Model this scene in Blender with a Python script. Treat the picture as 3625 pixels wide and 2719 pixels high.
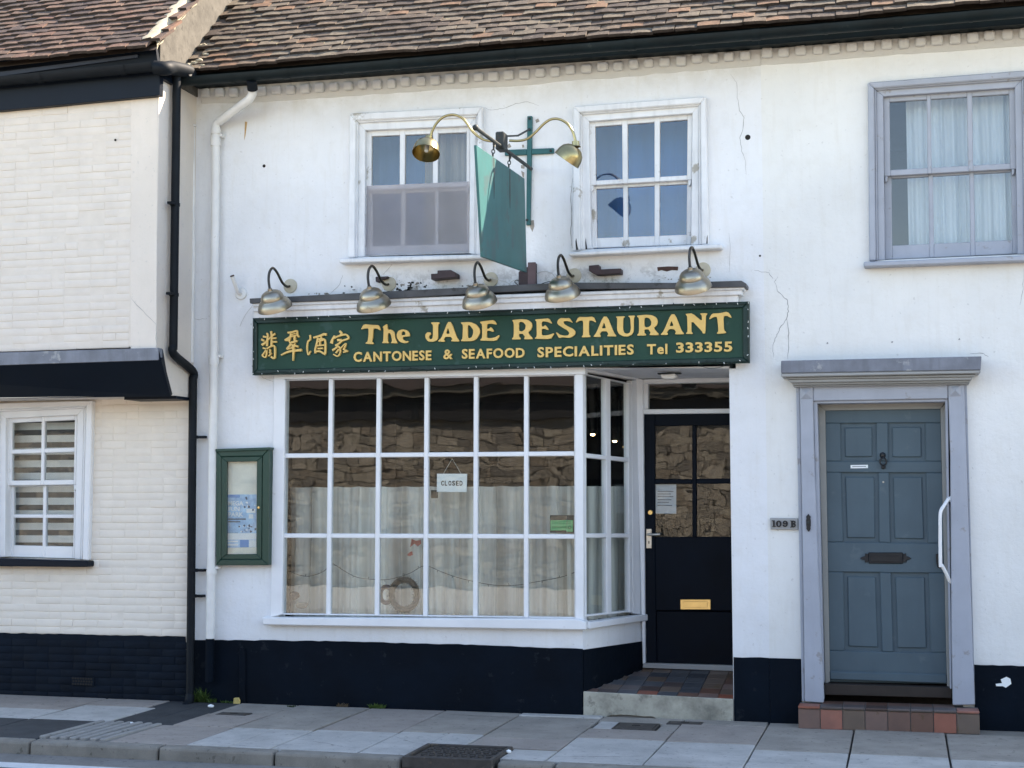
import bpy, bmesh, math, random
from mathutils import Vector, Matrix
random.seed(7)
for _o in list(bpy.data.objects):
    bpy.data.objects.remove(_o, do_unlink=True)
SC = bpy.context.scene
COL = SC.collection

# ------------------------------------------------------------------ camera
PW, PH, PF = 3625.0, 2719.0, 5444.0           # photograph size and focal length in its pixels
YAW, PITCH, ROLL = math.radians(14.2), math.radians(4.12), math.radians(-0.16)
CAM = Vector((0.0, -11.4, 1.64))              # street wall is the plane Y = 0, eye height 1.64 m
FWD = Vector((-math.sin(YAW) * math.cos(PITCH), math.cos(YAW) * math.cos(PITCH), math.sin(PITCH)))
_r = Vector((math.cos(YAW), math.sin(YAW), 0.0)); _u = _r.cross(FWD)
RIGHT = _r * math.cos(ROLL) + _u * math.sin(ROLL)
UP = _u * math.cos(ROLL) - _r * math.sin(ROLL)
cam_data = bpy.data.cameras.new('camera'); cam = bpy.data.objects.new('camera', cam_data); COL.objects.link(cam)
cam_data.sensor_fit = 'HORIZONTAL'; cam_data.sensor_width = 36.0; cam_data.lens = 36.0 * PF / PW
cam_data.clip_start = 0.1; cam_data.clip_end = 2000.0
m3 = Matrix((RIGHT, UP, -FWD)).transposed()
cam.matrix_world = Matrix.Translation(CAM) @ m3.to_4x4()
SC.camera = cam

# ------------------------------------------------------------------ sky, sun, exposure
SUN = Vector((1.25, 1.0, 1.50)).normalized()  # direction towards the sun: right, just behind the street front
world = bpy.data.worlds.new('World'); SC.world = world; world.use_nodes = True
wn = world.node_tree.nodes; wl = world.node_tree.links
for n in list(wn): wn.remove(n)
wo = wn.new('ShaderNodeOutputWorld'); bg = wn.new('ShaderNodeBackground'); sky = wn.new('ShaderNodeTexSky')
sky.sky_type = 'NISHITA'; sky.sun_disc = False
sky.sun_elevation = math.asin(SUN.z); sky.sun_rotation = math.atan2(SUN.x, SUN.y)
sky.altitude = 50; sky.air_density = 1.0; sky.dust_density = 0.25; sky.ozone_density = 1.6
bg.inputs['Strength'].default_value = 0.15
wl.new(sky.outputs[0], bg.inputs['Color']); wl.new(bg.outputs[0], wo.inputs['Surface'])
sl = bpy.data.lights.new('sun', 'SUN'); sl.energy = 5.0; sl.angle = math.radians(0.53); sl.color = (1.0, 0.94, 0.85)
sun = bpy.data.objects.new('sun', sl); COL.objects.link(sun)
sun.rotation_euler = (-SUN).to_track_quat('-Z', 'Y').to_euler(); sun.location = (8, 6, 12)
SC.view_settings.view_transform = 'Standard'; SC.view_settings.look = 'None'
SC.view_settings.gamma = 1.0; SC.view_settings.use_curve_mapping = False
SC.view_settings.exposure = 1.84
SC.view_settings.use_white_balance = True; SC.view_settings.white_balance_temperature = 7700; SC.view_settings.white_balance_tint = 14
SC.render.engine = 'CYCLES'
SC.cycles.max_bounces = 8; SC.cycles.diffuse_bounces = 4; SC.cycles.glossy_bounces = 4
SC.cycles.transparent_max_bounces = 16; SC.cycles.transmission_bounces = 4
SC.cycles.caustics_reflective = False; SC.cycles.caustics_refractive = False
SC.cycles.sample_clamp_indirect = 6.0
SC.cycles.use_denoising = True

# ------------------------------------------------------------------ photograph pixel -> place
def ray(p):
    return FWD + RIGHT * ((p[0] - PW / 2) / PF) - UP * ((p[1] - PH / 2) / PF)
def at(p, Y=0.0):                              # on the upright plane Y
    d = ray(p); t = (Y - CAM.y) / d.y
    return CAM + d * t
def atx(p, X):
    d = ray(p); t = (X - CAM.x) / d.x
    return CAM + d * t
def atz(p, z=0.0):
    d = ray(p); t = (z - CAM.z) / d.z
    return CAM + d * t
def atplane(p, p0, n):
    d = ray(p); t = (p0 - CAM).dot(n) / d.dot(n)
    return CAM + d * t
def project(v):
    d = v - CAM; w = d.dot(FWD)
    return (PW / 2 + PF * d.dot(RIGHT) / w, PH / 2 - PF * d.dot(UP) / w)
def zm(x0, y0, k):                             # a reading taken from an enlarged part of the photograph
    return lambda x, y: (x0 + x * k, y0 + y * k)
K1 = 1000 / 2212; K9 = 900 / 2212
zA = zm(0, 0, K1); zB = zm(900, 0, K1); zC = zm(1800, 0, K9); zD = zm(2625, 0, K1); zE = zm(0, 700, K1)
zF = zm(800, 800, K1); zG = zm(1700, 800, K1); zH = zm(2600, 700, 1025 / 2212); zI = zm(0, 1350, K1)
zJ = zm(900, 1280, K9); zK = zm(1500, 1280, K9); zL = zm(900, 1750, 1100 / 2212)
zM = zm(1950, 1250, 750 / 1659); zN = zm(1950, 1900, 750 / 1659)
zO = zm(2650, 1250, 975 / 2157); zP = zm(2650, 1969, 975 / 2157)
zQ = zm(0, 2100, K9); zR = zm(700, 2250, K1); zS = zm(1400, 2400, K9); zT = zm(2000, 2400, K9)
zU = zm(1400, 350, 750 / 2212); zV = zm(880, 1080, 1020 / 2212); zX = zm(1750, 1050, 930 / 2212)
zY = zm(500, 0, 500 / 1659)
def gz(x):                                     # the ground falls a little to the right
    return -0.0033 * (x + 2.35)

# ------------------------------------------------------------------ objects
WM = {}
def put(o, parent=None, mw=None):
    COL.objects.link(o)
    mw = mw if mw is not None else Matrix.Identity(4)
    WM[o.name] = mw
    if parent is not None:
        o.parent = parent
        o.matrix_parent_inverse = WM[parent.name].inverted()
    o.matrix_basis = mw
    return o
def thing(name, label, cat, loc, group=None):
    o = bpy.data.objects.new(name, None); o.empty_display_size = 0.05
    put(o, None, Matrix.Translation(Vector(loc)))
    return tag(o, label, cat, group)
def tag(o, label, cat, group=None):
    o['label'] = label; o['category'] = cat
    if group: o['group'] = group
    return o
def kind(o, k):
    o['kind'] = k; return o
def bm_mesh(bm, name, mat, smooth=False, angle=None):
    me = bpy.data.meshes.new(name); bm.normal_update(); bm.to_mesh(me); bm.free()
    if mat is not None: me.materials.append(mat)
    if smooth:
        for p in me.polygons: p.use_smooth = True
        if angle is not None:
            try: me.set_sharp_from_angle(angle=math.radians(angle))
            except Exception: pass
    return me
def obj(name, bm, mat, parent=None, smooth=False, angle=None):
    return put(bpy.data.objects.new(name, bm_mesh(bm, name, mat, smooth, angle)), parent)
def inst(name, me, mw, parent=None):
    return put(bpy.data.objects.new(name, me), parent, mw)
def bevel(bm, off, seg=1):
    if off > 0:
        bmesh.ops.bevel(bm, geom=list(bm.edges), offset=off, segments=seg, affect='EDGES', clamp_overlap=True, profile=0.5)
def hexa(bm, a, b):                            # a: 4 front corners, b: 4 back corners
    va = [bm.verts.new(v) for v in a]; vb = [bm.verts.new(v) for v in b]
    n = len(a)
    f = [bm.faces.new(va), bm.faces.new(vb[::-1])]
    for i in range(n):
        j = (i + 1) % n
        f.append(bm.faces.new((va[j], va[i], vb[i], vb[j])))
    return f
def fixn(bm):
    bmesh.ops.recalc_face_normals(bm, faces=list(bm.faces))
def box_bm(x0, x1, y0, y1, z0, z1, bm=None):
    bm = bm or bmesh.new()
    a = [Vector((x0, y0, z0)), Vector((x1, y0, z0)), Vector((x1, y0, z1)), Vector((x0, y0, z1))]
    hexa(bm, a, [v + Vector((0, y1 - y0, 0)) for v in a])
    return bm
def box(name, x0, x1, y0, y1, z0, z1, mat, parent=None, bev=0.0):
    bm = box_bm(x0, x1, y0, y1, z0, z1); fixn(bm); bevel(bm, bev)
    return obj(name, bm, mat, parent)
def prism_pts(name, pts, ext, mat, parent=None, bev=0.0, seg=1):
    bm = bmesh.new(); hexa(bm, pts, [p + ext for p in pts]); fixn(bm); bevel(bm, bev, seg)
    return obj(name, bm, mat, parent)
def prism(name, poly, y0, y1, mat, parent=None, bev=0.0, seg=1):   # outline read at front plane y0, pushed straight back to y1
    return prism_pts(name, [at(p, y0) for p in poly], Vector((0, y1 - y0, 0)), mat, parent, bev, seg)
def rect(x0, y0, x1, y1):
    return [(x0, y0), (x1, y0), (x1, y1), (x0, y1)]
def frame_axes(d):
    d = d.normalized(); h = Vector((0, 0, 1)) if abs(d.z) < 0.95 else Vector((1, 0, 0))
    a = d.cross(h).normalized(); return a, d.cross(a).normalized()
def tube_bm(pts, r, n=10, bm=None, closed=False, caps=True):
    bm = bm or bmesh.new(); pts = [Vector(p) for p in pts]; N = len(pts); rings = []
    ref = None
    for i, p in enumerate(pts):
        if closed: d = pts[(i + 1) % N] - pts[i - 1]
        else: d = pts[min(i + 1, N - 1)] - pts[max(i - 1, 0)]
        d.normalize()
        if ref is None: a, b = frame_axes(d)
        else:
            a = ref - d * ref.dot(d)
            a = a.normalized() if a.length > 1e-5 else frame_axes(d)[0]
            b = d.cross(a)
        ref = a
        rr = r[i] if isinstance(r, (list, tuple)) else r
        rings.append([bm.verts.new(p + (a * math.cos(t) + b * math.sin(t)) * rr) for t in [2 * math.pi * k / n for k in range(n)]])
    for i in range(N if closed else N - 1):
        A, B = rings[i], rings[(i + 1) % N]
        for k in range(n):
            bm.faces.new((A[k], A[(k + 1) % n], B[(k + 1) % n], B[k]))
    if caps and not closed:
        bm.faces.new(rings[0][::-1]); bm.faces.new(rings[-1])
    return bm
def tube(name, pts, r, mat, parent=None, n=10, closed=False):
    bm = tube_bm(pts, r, n, None, closed); fixn(bm)
    return obj(name, bm, mat, parent, True, 40)
def smooth_path(pts, sub=6):                   # Catmull-Rom through the points
    pts = [Vector(p) for p in pts]; out = []
    for i in range(len(pts) - 1):
        p0 = pts[max(i - 1, 0)]; p1 = pts[i]; p2 = pts[i + 1]; p3 = pts[min(i + 2, len(pts) - 1)]
        for k in range(sub):
            t = k / sub
            out.append(0.5 * ((2 * p1) + (p2 - p0) * t + (2 * p0 - 5 * p1 + 4 * p2 - p3) * t * t + (3 * p1 - p0 - 3 * p2 + p3) * t ** 3))
    out.append(pts[-1]); return out
def lathe_bm(prof, o, axis, n=28, bm=None):
    bm = bm or bmesh.new(); axis = Vector(axis).normalized(); a, b = frame_axes(axis); o = Vector(o); rings = []
    for r, h in prof:
        if r < 1e-6: rings.append([bm.verts.new(o + axis * h)])
        else: rings.append([bm.verts.new(o + axis * h + (a * math.cos(t) + b * math.sin(t)) * r) for t in [2 * math.pi * k / n for k in range(n)]])
    for A, B in zip(rings, rings[1:]):
        for k in range(n):
            k2 = (k + 1) % n
            if len(A) == 1 and len(B) == 1: continue
            if len(A) == 1: bm.faces.new((A[0], B[k2], B[k]))
            elif len(B) == 1: bm.faces.new((A[k], A[k2], B[0]))
            else: bm.faces.new((A[k], A[k2], B[k2], B[k]))
    return bm
def lathe(name, prof, o, axis, mat, parent=None, n=28, angle=35):
    bm = lathe_bm(prof, o, axis, n); fixn(bm)
    return obj(name, bm, mat, parent, True, angle)
def bil(q):
    TL, TR, BR, BL = [Vector((p[0], p[1])) for p in q]
    def f(u, v):
        t = TL.lerp(TR, u); b = BL.lerp(BR, u); p = t.lerp(b, v); return (p.x, p.y)
    return f
def sheet_text(body, offset=0.0, shear=0.0):   # lettering as triangles in a unit box: verts (u, v) and faces
    cu = bpy.data.curves.new('t', 'FONT'); cu.body = body; cu.offset = offset; cu.resolution_u = 3; cu.fill_mode = 'FRONT'
    o = bpy.data.objects.new('t', cu); COL.objects.link(o); bpy.context.view_layer.update()
    me = o.to_mesh(); vs = [(v.co.x, v.co.y) for v in me.vertices]; fs = [tuple(p.vertices) for p in me.polygons]
    o.to_mesh_clear(); bpy.data.objects.remove(o, do_unlink=True); bpy.data.curves.remove(cu)
    x0 = min(v[0] for v in vs); x1 = max(v[0] for v in vs); y0 = min(v[1] for v in vs); y1 = max(v[1] for v in vs)
    return [((v[0] - x0) / (x1 - x0), 1 - (v[1] - y0) / (y1 - y0)) for v in vs], fs, (x1 - x0, y1 - y0)
def extrude_flat(bm, ext):
    bmesh.ops.remove_doubles(bm, verts=list(bm.verts), dist=1e-6)
    r = bmesh.ops.extrude_face_region(bm, geom=list(bm.faces))
    bmesh.ops.translate(bm, verts=[e for e in r['geom'] if isinstance(e, bmesh.types.BMVert)], vec=ext)
    fixn(bm)
def text_obj(name, body, quad, Y, depth, mat, parent, offset=0.0, mapf=None, ext=None):
    vs, fs, _s = sheet_text(body, offset); q = bil(quad); bm = bmesh.new()
    mp = mapf or (lambda p: at(p, Y))
    vv = [bm.verts.new(mp(q(u, v))) for u, v in vs]
    for f in fs:
        try: bm.faces.new([vv[i] for i in f])
        except ValueError: pass
    extrude_flat(bm, ext if ext is not None else Vector((0, depth, 0)))
    return obj(name, bm, mat, parent)
def outline_obj(name, loops, Y, depth, mat, parent):  # traced outline with holes
    cu = bpy.data.curves.new('o', 'CURVE'); cu.dimensions = '2D'; cu.fill_mode = 'FRONT'
    for lp in loops:
        sp = cu.splines.new('POLY'); sp.points.add(len(lp) - 1); sp.use_cyclic_u = True
        for i, p in enumerate(lp): sp.points[i].co = (p[0], -p[1], 0, 1)
    o = bpy.data.objects.new('o', cu); COL.objects.link(o); bpy.context.view_layer.update()
    me = o.to_mesh(); bm = bmesh.new()
    vv = [bm.verts.new(at((v.co.x, -v.co.y), Y)) for v in me.vertices]
    for p in me.polygons:
        try: bm.faces.new([vv[i] for i in p.vertices])
        except ValueError: pass
    o.to_mesh_clear(); bpy.data.objects.remove(o, do_unlink=True); bpy.data.curves.remove(cu)
    extrude_flat(bm, Vector((0, depth, 0)))
    return obj(name, bm, mat, parent)
def soften(lp, it=1):                          # Chaikin corner cutting for traced curves
    for _ in range(it):
        out = []
        for i in range(len(lp)):
            a = lp[i]; b = lp[(i + 1) % len(lp)]
            out.append((a[0] * .82 + b[0] * .18, a[1] * .82 + b[1] * .18)); out.append((a[0] * .18 + b[0] * .82, a[1] * .18 + b[1] * .82))
        lp = out
    return lp

# ------------------------------------------------------------------ materials
def srgb(h):
    h = h.lstrip('#'); c = [int(h[i:i + 2], 16) / 255 for i in (0, 2, 4)]
    return tuple(x / 12.92 if x <= .04045 else ((x + .055) / 1.055) ** 2.4 for x in c)
class NT:
    def __init__(s, name):
        s.m = bpy.data.materials.new(name); s.m.use_nodes = True; s.t = s.m.node_tree
        for n in list(s.t.nodes): s.t.nodes.remove(n)
        s.out = s.n('ShaderNodeOutputMaterial'); s._pos = None
    def n(s, t, **kw):
        x = s.t.nodes.new(t)
        for k, v in kw.items(): setattr(x, k, v)
        return x
    def l(s, a, b): s.t.links.new(a, b)
    @property
    def pos(s):
        if s._pos is None: s._pos = s.n('ShaderNodeNewGeometry').outputs['Position']
        return s._pos
    def scaled(s, sc):
        m = s.n('ShaderNodeMapping'); s.l(s.pos, m.inputs['Vector']); m.inputs['Scale'].default_value = sc; return m.outputs[0]
    def noise(s, scale, detail=4, rough=.55, vec=None, dist=0.0):
        x = s.n('ShaderNodeTexNoise'); x.inputs['Scale'].default_value = scale; x.inputs['Detail'].default_value = detail
        x.inputs['Roughness'].default_value = rough; x.inputs['Distortion'].default_value = dist
        s.l(vec if vec is not None else s.pos, x.inputs['Vector']); return x.outputs[0]
    def ramp(s, f, a, b, c0=0.0, c1=1.0):
        x = s.n('ShaderNodeMapRange'); x.clamp = True
        s.l(f, x.inputs[0]); x.inputs[1].default_value = a; x.inputs[2].default_value = b; x.inputs[3].default_value = c0; x.inputs[4].default_value = c1
        return x.outputs[0]
    def math(s, op, a, b=None):
        x = s.n('ShaderNodeMath', operation=op)
        for i, v in enumerate((a, b)):
            if v is None: continue
            if isinstance(v, (int, float)): x.inputs[i].default_value = v
            else: s.l(v, x.inputs[i])
        return x.outputs[0]
    def mix(s, f, a, b, mode='MIX'):
        x = s.n('ShaderNodeMix', data_type='RGBA', blend_type=mode)
        for i, v in ((0, f), (6, a), (7, b)):
            if isinstance(v, (int, float)): x.inputs[i].default_value = v
            elif isinstance(v, tuple): x.inputs[i].default_value = (*v[:3], 1)
            else: s.l(v, x.inputs[i])
        return x.outputs[2]
    def bump(s, h, strength=.3, dist=.01, normal=None):
        x = s.n('ShaderNodeBump'); x.inputs['Strength'].default_value = strength; x.inputs['Distance'].default_value = dist
        s.l(h, x.inputs['Height'])
        if normal is not None: s.l(normal, x.inputs['Normal'])
        return x.outputs[0]
    def bsdf(s, col, rough=.6, metal=0.0, spec=.4, normal=None):
        b = s.n('ShaderNodeBsdfPrincipled')
        for k, v in (('Base Color', col), ('Roughness', rough), ('Metallic', metal), ('Specular IOR Level', spec)):
            if isinstance(v, tuple): b.inputs[k].default_value = (*v[:3], 1)
            elif isinstance(v, (int, float)): b.inputs[k].default_value = v
            else: s.l(v, b.inputs[k])
        if normal is not None: s.l(normal, b.inputs['Normal'])
        s.l(b.outputs[0], s.out.inputs['Surface']); return b
def dim(c, k): return tuple(min(1.0, x * k) for x in c)
def paint(name, col, rough=.5, var=.10, sc=3.0, bump=.15, bsc=60.0, bdist=.002, wear=None, wsc=9.0, wth=.68, obj=0.0, spec=.4, streak=0.0, metal=0.0):
    t = NT(name); n1 = t.noise(sc, 5); c = t.mix(t.ramp(n1, .3, .7), dim(col, 1 - var), dim(col, 1 + var))
    if streak:
        sn = t.noise(6.0, 4, .6, t.scaled((3.0, 3.0, .35)))
        c = t.mix(t.ramp(sn, .5, .75, 0, streak), c, dim(col, .55))
    if obj:
        oi = t.n('ShaderNodeObjectInfo'); c = t.mix(t.ramp(oi.outputs['Random'], 0, 1, 0, 1), t.mix(obj, c, (0, 0, 0)), t.mix(obj * .6, c, (1, 1, 1)))
    if wear:
        w = t.noise(wsc, 6, .65); c = t.mix(t.ramp(w, wth, wth + .05), c, wear)
    nb = t.noise(bsc, 4); t.bsdf(c, rough, metal, spec, t.bump(nb, bump, bdist)); return t.m
def flat(name, col, rough=.5, spec=.4, metal=0.0):
    t = NT(name); n = t.noise(40, 3); t.bsdf(t.mix(n, dim(col, .92), dim(col, 1.06)), rough, metal, spec); return t.m
def glass(name, tint=(1, 1, 1), wob=.25, soft=.0, scale=2.6):
    t = NT(name); oi = t.n('ShaderNodeObjectInfo')
    v = t.n('ShaderNodeVectorMath', operation='ADD'); t.l(t.pos, v.inputs[0])
    cmb = t.n('ShaderNodeCombineXYZ'); t.l(t.math('MULTIPLY', oi.outputs['Random'], 37.0), cmb.inputs[0]); t.l(cmb.outputs[0], v.inputs[1])
    nrm = t.bump(t.noise(scale, 2, .5, v.outputs[0], .6), wob, .02)
    g = t.n('ShaderNodeNewGeometry'); dt = t.n('ShaderNodeVectorMath', operation='DOT_PRODUCT'); t.l(g.outputs['Normal'], dt.inputs[0]); t.l(g.outputs['Incoming'], dt.inputs[1])
    f5 = t.math('POWER', t.math('SUBTRACT', 1.0, t.math('ABSOLUTE', dt.outputs['Value'])), 5.0)     # Schlick, the same from both sides of the thin pane
    fr = t.math('ADD', t.math('MULTIPLY', f5, .957), .043)
    gl = t.n('ShaderNodeBsdfGlossy'); gl.inputs['Roughness'].default_value = soft; t.l(nrm, gl.inputs['Normal'])
    tr = t.n('ShaderNodeBsdfTransparent'); tr.inputs['Color'].default_value = (*tint, 1)
    ms = t.n('ShaderNodeMixShader'); t.l(t.math('MULTIPLY', fr, 1.5), ms.inputs[0]); t.l(tr.outputs[0], ms.inputs[1]); t.l(gl.outputs[0], ms.inputs[2])
    t.l(ms.outputs[0], t.out.inputs['Surface']); return t.m
def cloth(name, col, trans=.4, var=.15, sc=(14, 14, 1.0), alpha=0.0):
    t = NT(name); n = t.noise(1.0, 3, .5, t.scaled(sc)); c = t.mix(t.ramp(n, .35, .65), dim(col, 1 - var), dim(col, 1 + var * .5))
    d = t.n('ShaderNodeBsdfDiffuse'); r = t.n('ShaderNodeBsdfTranslucent'); t.l(c, d.inputs[0]); t.l(c, r.inputs[0])
    ms = t.n('ShaderNodeMixShader'); ms.inputs[0].default_value = trans; t.l(d.outputs[0], ms.inputs[1]); t.l(r.outputs[0], ms.inputs[2])
    o = ms.outputs[0]
    if alpha:
        tr = t.n('ShaderNodeBsdfTransparent'); m2 = t.n('ShaderNodeMixShader'); m2.inputs[0].default_value = alpha
        t.l(o, m2.inputs[1]); t.l(tr.outputs[0], m2.inputs[2]); o = m2.outputs[0]
    t.l(o, t.out.inputs['Surface']); return t.m
def emit(name, col, s):
    t = NT(name); e = t.n('ShaderNodeEmission'); e.inputs[0].default_value = (*col, 1); e.inputs[1].default_value = s
    t.l(e.outputs[0], t.out.inputs['Surface']); return t.m
def wall_paint(name, col, stains=0.0, warm=(.62, .58, .5)):
    t = NT(name)
    c = t.mix(t.ramp(t.noise(1.1, 4), .35, .65), dim(col, .93), dim(col, 1.04))
    c = t.mix(t.ramp(t.noise(2.2, 6, .65), .54, .64, 0, .22), c, dim(col, .86))
    c = t.mix(t.ramp(t.noise(7.0, 6, .6), .50, .72, 0, .16), c, warm)
    c = t.mix(t.ramp(t.noise(5.0, 4, .6, t.scaled((4, 4, .4))), .52, .72, 0, .16), c, warm)
    c = t.mix(t.ramp(t.noise(30.0, 3, .5), .66, .72, 0, .35), c, (.45, .44, .42))
    if stains:
        sx = t.n('ShaderNodeSeparateXYZ'); t.l(t.pos, sx.inputs[0]); z = sx.outputs[2]; x = sx.outputs[0]
        band = t.math('MULTIPLY', t.ramp(z, 3.0, 3.08), t.ramp(z, 3.42, 3.18))
        band = t.math('MULTIPLY', band, t.math('MULTIPLY', t.ramp(x, -4.3, -3.9), t.ramp(x, -1.4, -1.9)))
        mo = t.ramp(t.noise(7.0, 8, .8), .50, .60)
        c = t.mix(t.math('MULTIPLY', t.math('MULTIPLY', band, mo), .8), c, (.07, .07, .06))
        gr = t.math('MULTIPLY', t.ramp(z, 4.62, 4.8), t.ramp(t.noise(4.0, 6, .7), .35, .65, 0, .45))
        c = t.mix(gr, c, (.50, .47, .40))
    h = t.math('ADD', t.math('MULTIPLY', t.noise(2.6, 4), 5.0), t.noise(38.0, 5, .65))
    t.bsdf(c, .75, 0, .25, t.bump(h, .5, .007)); return t.m
M = {}
M['white_wall'] = wall_paint('white_masonry_paint', (.80, .81, .82), 1.0)
M['cream_wall'] = wall_paint('cream_white_masonry_paint', (.79, .79, .765))
M['house_wall'] = wall_paint('pale_pinkish_masonry_paint', (.72, .655, .585))
M['black_wall'] = paint('black_masonry_paint', (.0007, .0042, .0095), .8, .3, 2.5, .6, 22, .006, spec=.14, wear=(.010, .014, .019), wsc=8, wth=.62)
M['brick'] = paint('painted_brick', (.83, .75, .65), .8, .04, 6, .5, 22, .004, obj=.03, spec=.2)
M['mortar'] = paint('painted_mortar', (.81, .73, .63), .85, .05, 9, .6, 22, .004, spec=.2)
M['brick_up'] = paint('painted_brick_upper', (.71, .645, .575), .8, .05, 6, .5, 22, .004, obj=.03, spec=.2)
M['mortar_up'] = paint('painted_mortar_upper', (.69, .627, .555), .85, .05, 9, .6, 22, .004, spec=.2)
M['brick_black'] = paint('black_painted_brick', (.0030, .0075, .0145), .7, .3, 6, .5, 70, .003, obj=.004, spec=.12)
M['white_wood'] = paint('white_gloss_paint', (.80, .81, .82), .4, .04, 5, .15, 40, .001, wear=(.62, .61, .59), wsc=9, wth=.66)
M['worn_wood'] = paint('worn_white_paint', (.76, .77, .78), .5, .06, 7, .3, 50, .002, wear=(.40, .37, .32), wsc=5, wth=.63, streak=.35)
M['grey_wood'] = paint('grey_blue_paint', (.36, .388, .445), .5, .07, 5, .3, 40, .002, wear=(.29, .29, .30), wsc=11, wth=.62, streak=.12)
M['grey_dark'] = paint('grey_paint', (.33, .335, .33), .5, .06, 6, .2, 50, .002)
M['door_blue'] = paint('slate_blue_paint', (.080, .122, .146), .5, .08, 3, .2, 40, .0015, spec=.3, wear=(.095, .137, .16), wsc=7, wth=.62, streak=.12)
M['door_black'] = paint('blue_black_paint', (.0005, .0036, .0090), .55, .3, 3, .1, 60, .001, spec=.12)
M['black_plastic'] = paint('black_gutter_plastic', (.0040, .0070, .0105), .6, .25, 9, .2, 30, .002, spec=.2)
M['green_black'] = paint('dark_green_gutter_paint', (.0045, .0105, .0125), .55, .3, 6, .25, 25, .003, wear=(.025, .035, .033), wsc=6, wth=.70, spec=.2)
M['navy_board'] = paint('blue_black_board', (.0018, .0060, .0135), .5, .12, 3, .12, 40, .001, spec=.2)
M['lead'] = paint('lead_sheet', (.17, .185, .22), .42, .2, 8, .3, 25, .004, wear=(.30, .31, .32), wsc=5, wth=.6, streak=.5)
M['lead_dark'] = paint('dark_lead', (.065, .065, .068), .5, .25, 8, .4, 25, .004, wear=(.03, .03, .03), wsc=7, wth=.58)
M['sign_green'] = paint('sign_green_paint', (.017, .060, .042), .5, .12, 4, .15, 40, .0015, wear=(.032, .080, .066), wsc=6, wth=.60, spec=.2)
M['sign_frame'] = paint('sign_frame_green', (.009, .030, .026), .38, .15, 8, .15, 40, .001, wear=(.07, .11, .10), wsc=22, wth=.63, spec=.3)
M['gold'] = paint('gold_paint', (.78, .51, .16), .42, .07, 12, .15, 60, .001)
M['gold_side'] = M['gold']
M['case_green'] = paint('case_green_paint', (.017, .055, .038), .38, .12, 6, .15, 60, .001)
M['teal'] = paint('teal_paint', (.026, .132, .132), .5, .14, 3, .2, 30, .002, wear=(.045, .105, .108), wsc=4, wth=.55, streak=.25)
M['teal_iron'] = paint('teal_iron_paint', (.014, .105, .110), .5, .15, 9, .3, 40, .002, wear=(.06, .05, .045), wsc=20, wth=.72)
M['dark_iron'] = paint('dark_iron', (.018, .024, .024), .55, .3, 15, .4, 50, .003, wear=(.06, .035, .02), wsc=18, wth=.62)
M['rust'] = paint('rusty_steel', (.075, .038, .03), .8, .3, 20, .5, 60, .003, wear=(.20, .08, .03), wsc=25, wth=.62)
M['maroon'] = paint('maroon_paint', (.040, .022, .025), .55, .2, 14, .3, 50, .003)
M['brass'] = paint('aged_brass', (.40, .325, .165), .30, .2, 14, .12, 60, .001, metal=1.0, wear=(.32, .25, .10), wsc=7, wth=.62)
M['pewter'] = paint('antique_brass_shade', (.38, .34, .27), .36, .07, 6, .1, 60, .001, metal=1.0, wear=(.28, .25, .20), wsc=7, wth=.60)
M['pewter_in'] = paint('shade_inside', (.16, .15, .13), .55, .2, 9)
M['bronze_arm'] = paint('bronze_arm', (.12, .105, .085), .38, .2, 12, metal=1.0)
M['plate'] = paint('cream_metal_plate', (.52, .47, .36), .45, .12, 14)
M['white_pipe'] = paint('white_pipe_paint', (.74, .735, .71), .45, .06, 8, .25, 30, .002, wear=(.52, .49, .42), wsc=8, wth=.68)
M['letter_brass'] = paint('polished_brass', (.78, .56, .24), .28, .08, 10, .06, 60, .001, metal=1.0)
M['steel'] = flat('brushed_steel', (.55, .53, .48), .35, .5, 1.0)
M['black_iron'] = paint('black_iron', (.009, .011, .014), .42, .2, 16, .3, 60, .002)
M['paper'] = flat('paper', (.62, .66, .72), .7)
M['paper_print'] = flat('paper_print', (.16, .18, .22), .8)
M['card'] = flat('white_card', (.86, .89, .88), .6)
M['ink'] = flat('black_ink', (.012, .012, .015), .6)
M['poster_blue'] = flat('poster_blue', (.10, .30, .66), .55)
M['poster_sky'] = paint('poster_sky', (.40, .61, .92), .55, .25, 22, 0)
M['poster_white'] = flat('poster_white', (.88, .90, .92), .55)
M['poster_dark'] = flat('poster_ink', (.07, .10, .17), .6)
M['case_back'] = paint('case_backing', (.85, .82, .73), .7, .1, 5)
M['notice_green'] = flat('notice_green', (.13, .46, .20), .5)
M['notice_dark'] = flat('notice_dark_green', (.02, .075, .04), .5)
M['notice_black'] = flat('notice_black', (.012, .016, .015), .5)
M['glass'] = glass('window_glass', (.95, .97, .96), .08, .012, 1.7)
M['glass_calm'] = glass('door_glass', (.95, .97, .96), .05, .010)
M['glass_up'] = glass('upper_window_glass', (.95, .97, .97), .06)
M['curtain'] = cloth('net_curtain', (.84, .82, .76), .22, .42, (9, 9, .22))  # strong streaks paint fold shading into the net's colour
M['white_curtain'] = cloth('white_curtain', (.80, .87, .94), .25, .14, (12, 12, .4))
M['brown_curtain'] = cloth('brown_curtain', (.40, .33, .28), .3, .25, (12, 12, .5))
M['blind_white'] = cloth('blind_fabric', (.88, .88, .86), .15, .06)
M['blind_dark'] = cloth('blind_sheer', (.13, .135, .14), .35, .1)
M['mesh_sheet'] = cloth('grey_sheeting', (.62, .59, .61), .5, .10, (2, 2, 2), .62)
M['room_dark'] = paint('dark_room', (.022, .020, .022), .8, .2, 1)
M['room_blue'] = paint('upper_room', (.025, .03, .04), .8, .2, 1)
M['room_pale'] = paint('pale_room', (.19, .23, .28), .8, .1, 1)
M['lamp_glow'] = emit('warm_bulb', (1.0, .78, .45), 9.0)
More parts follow.
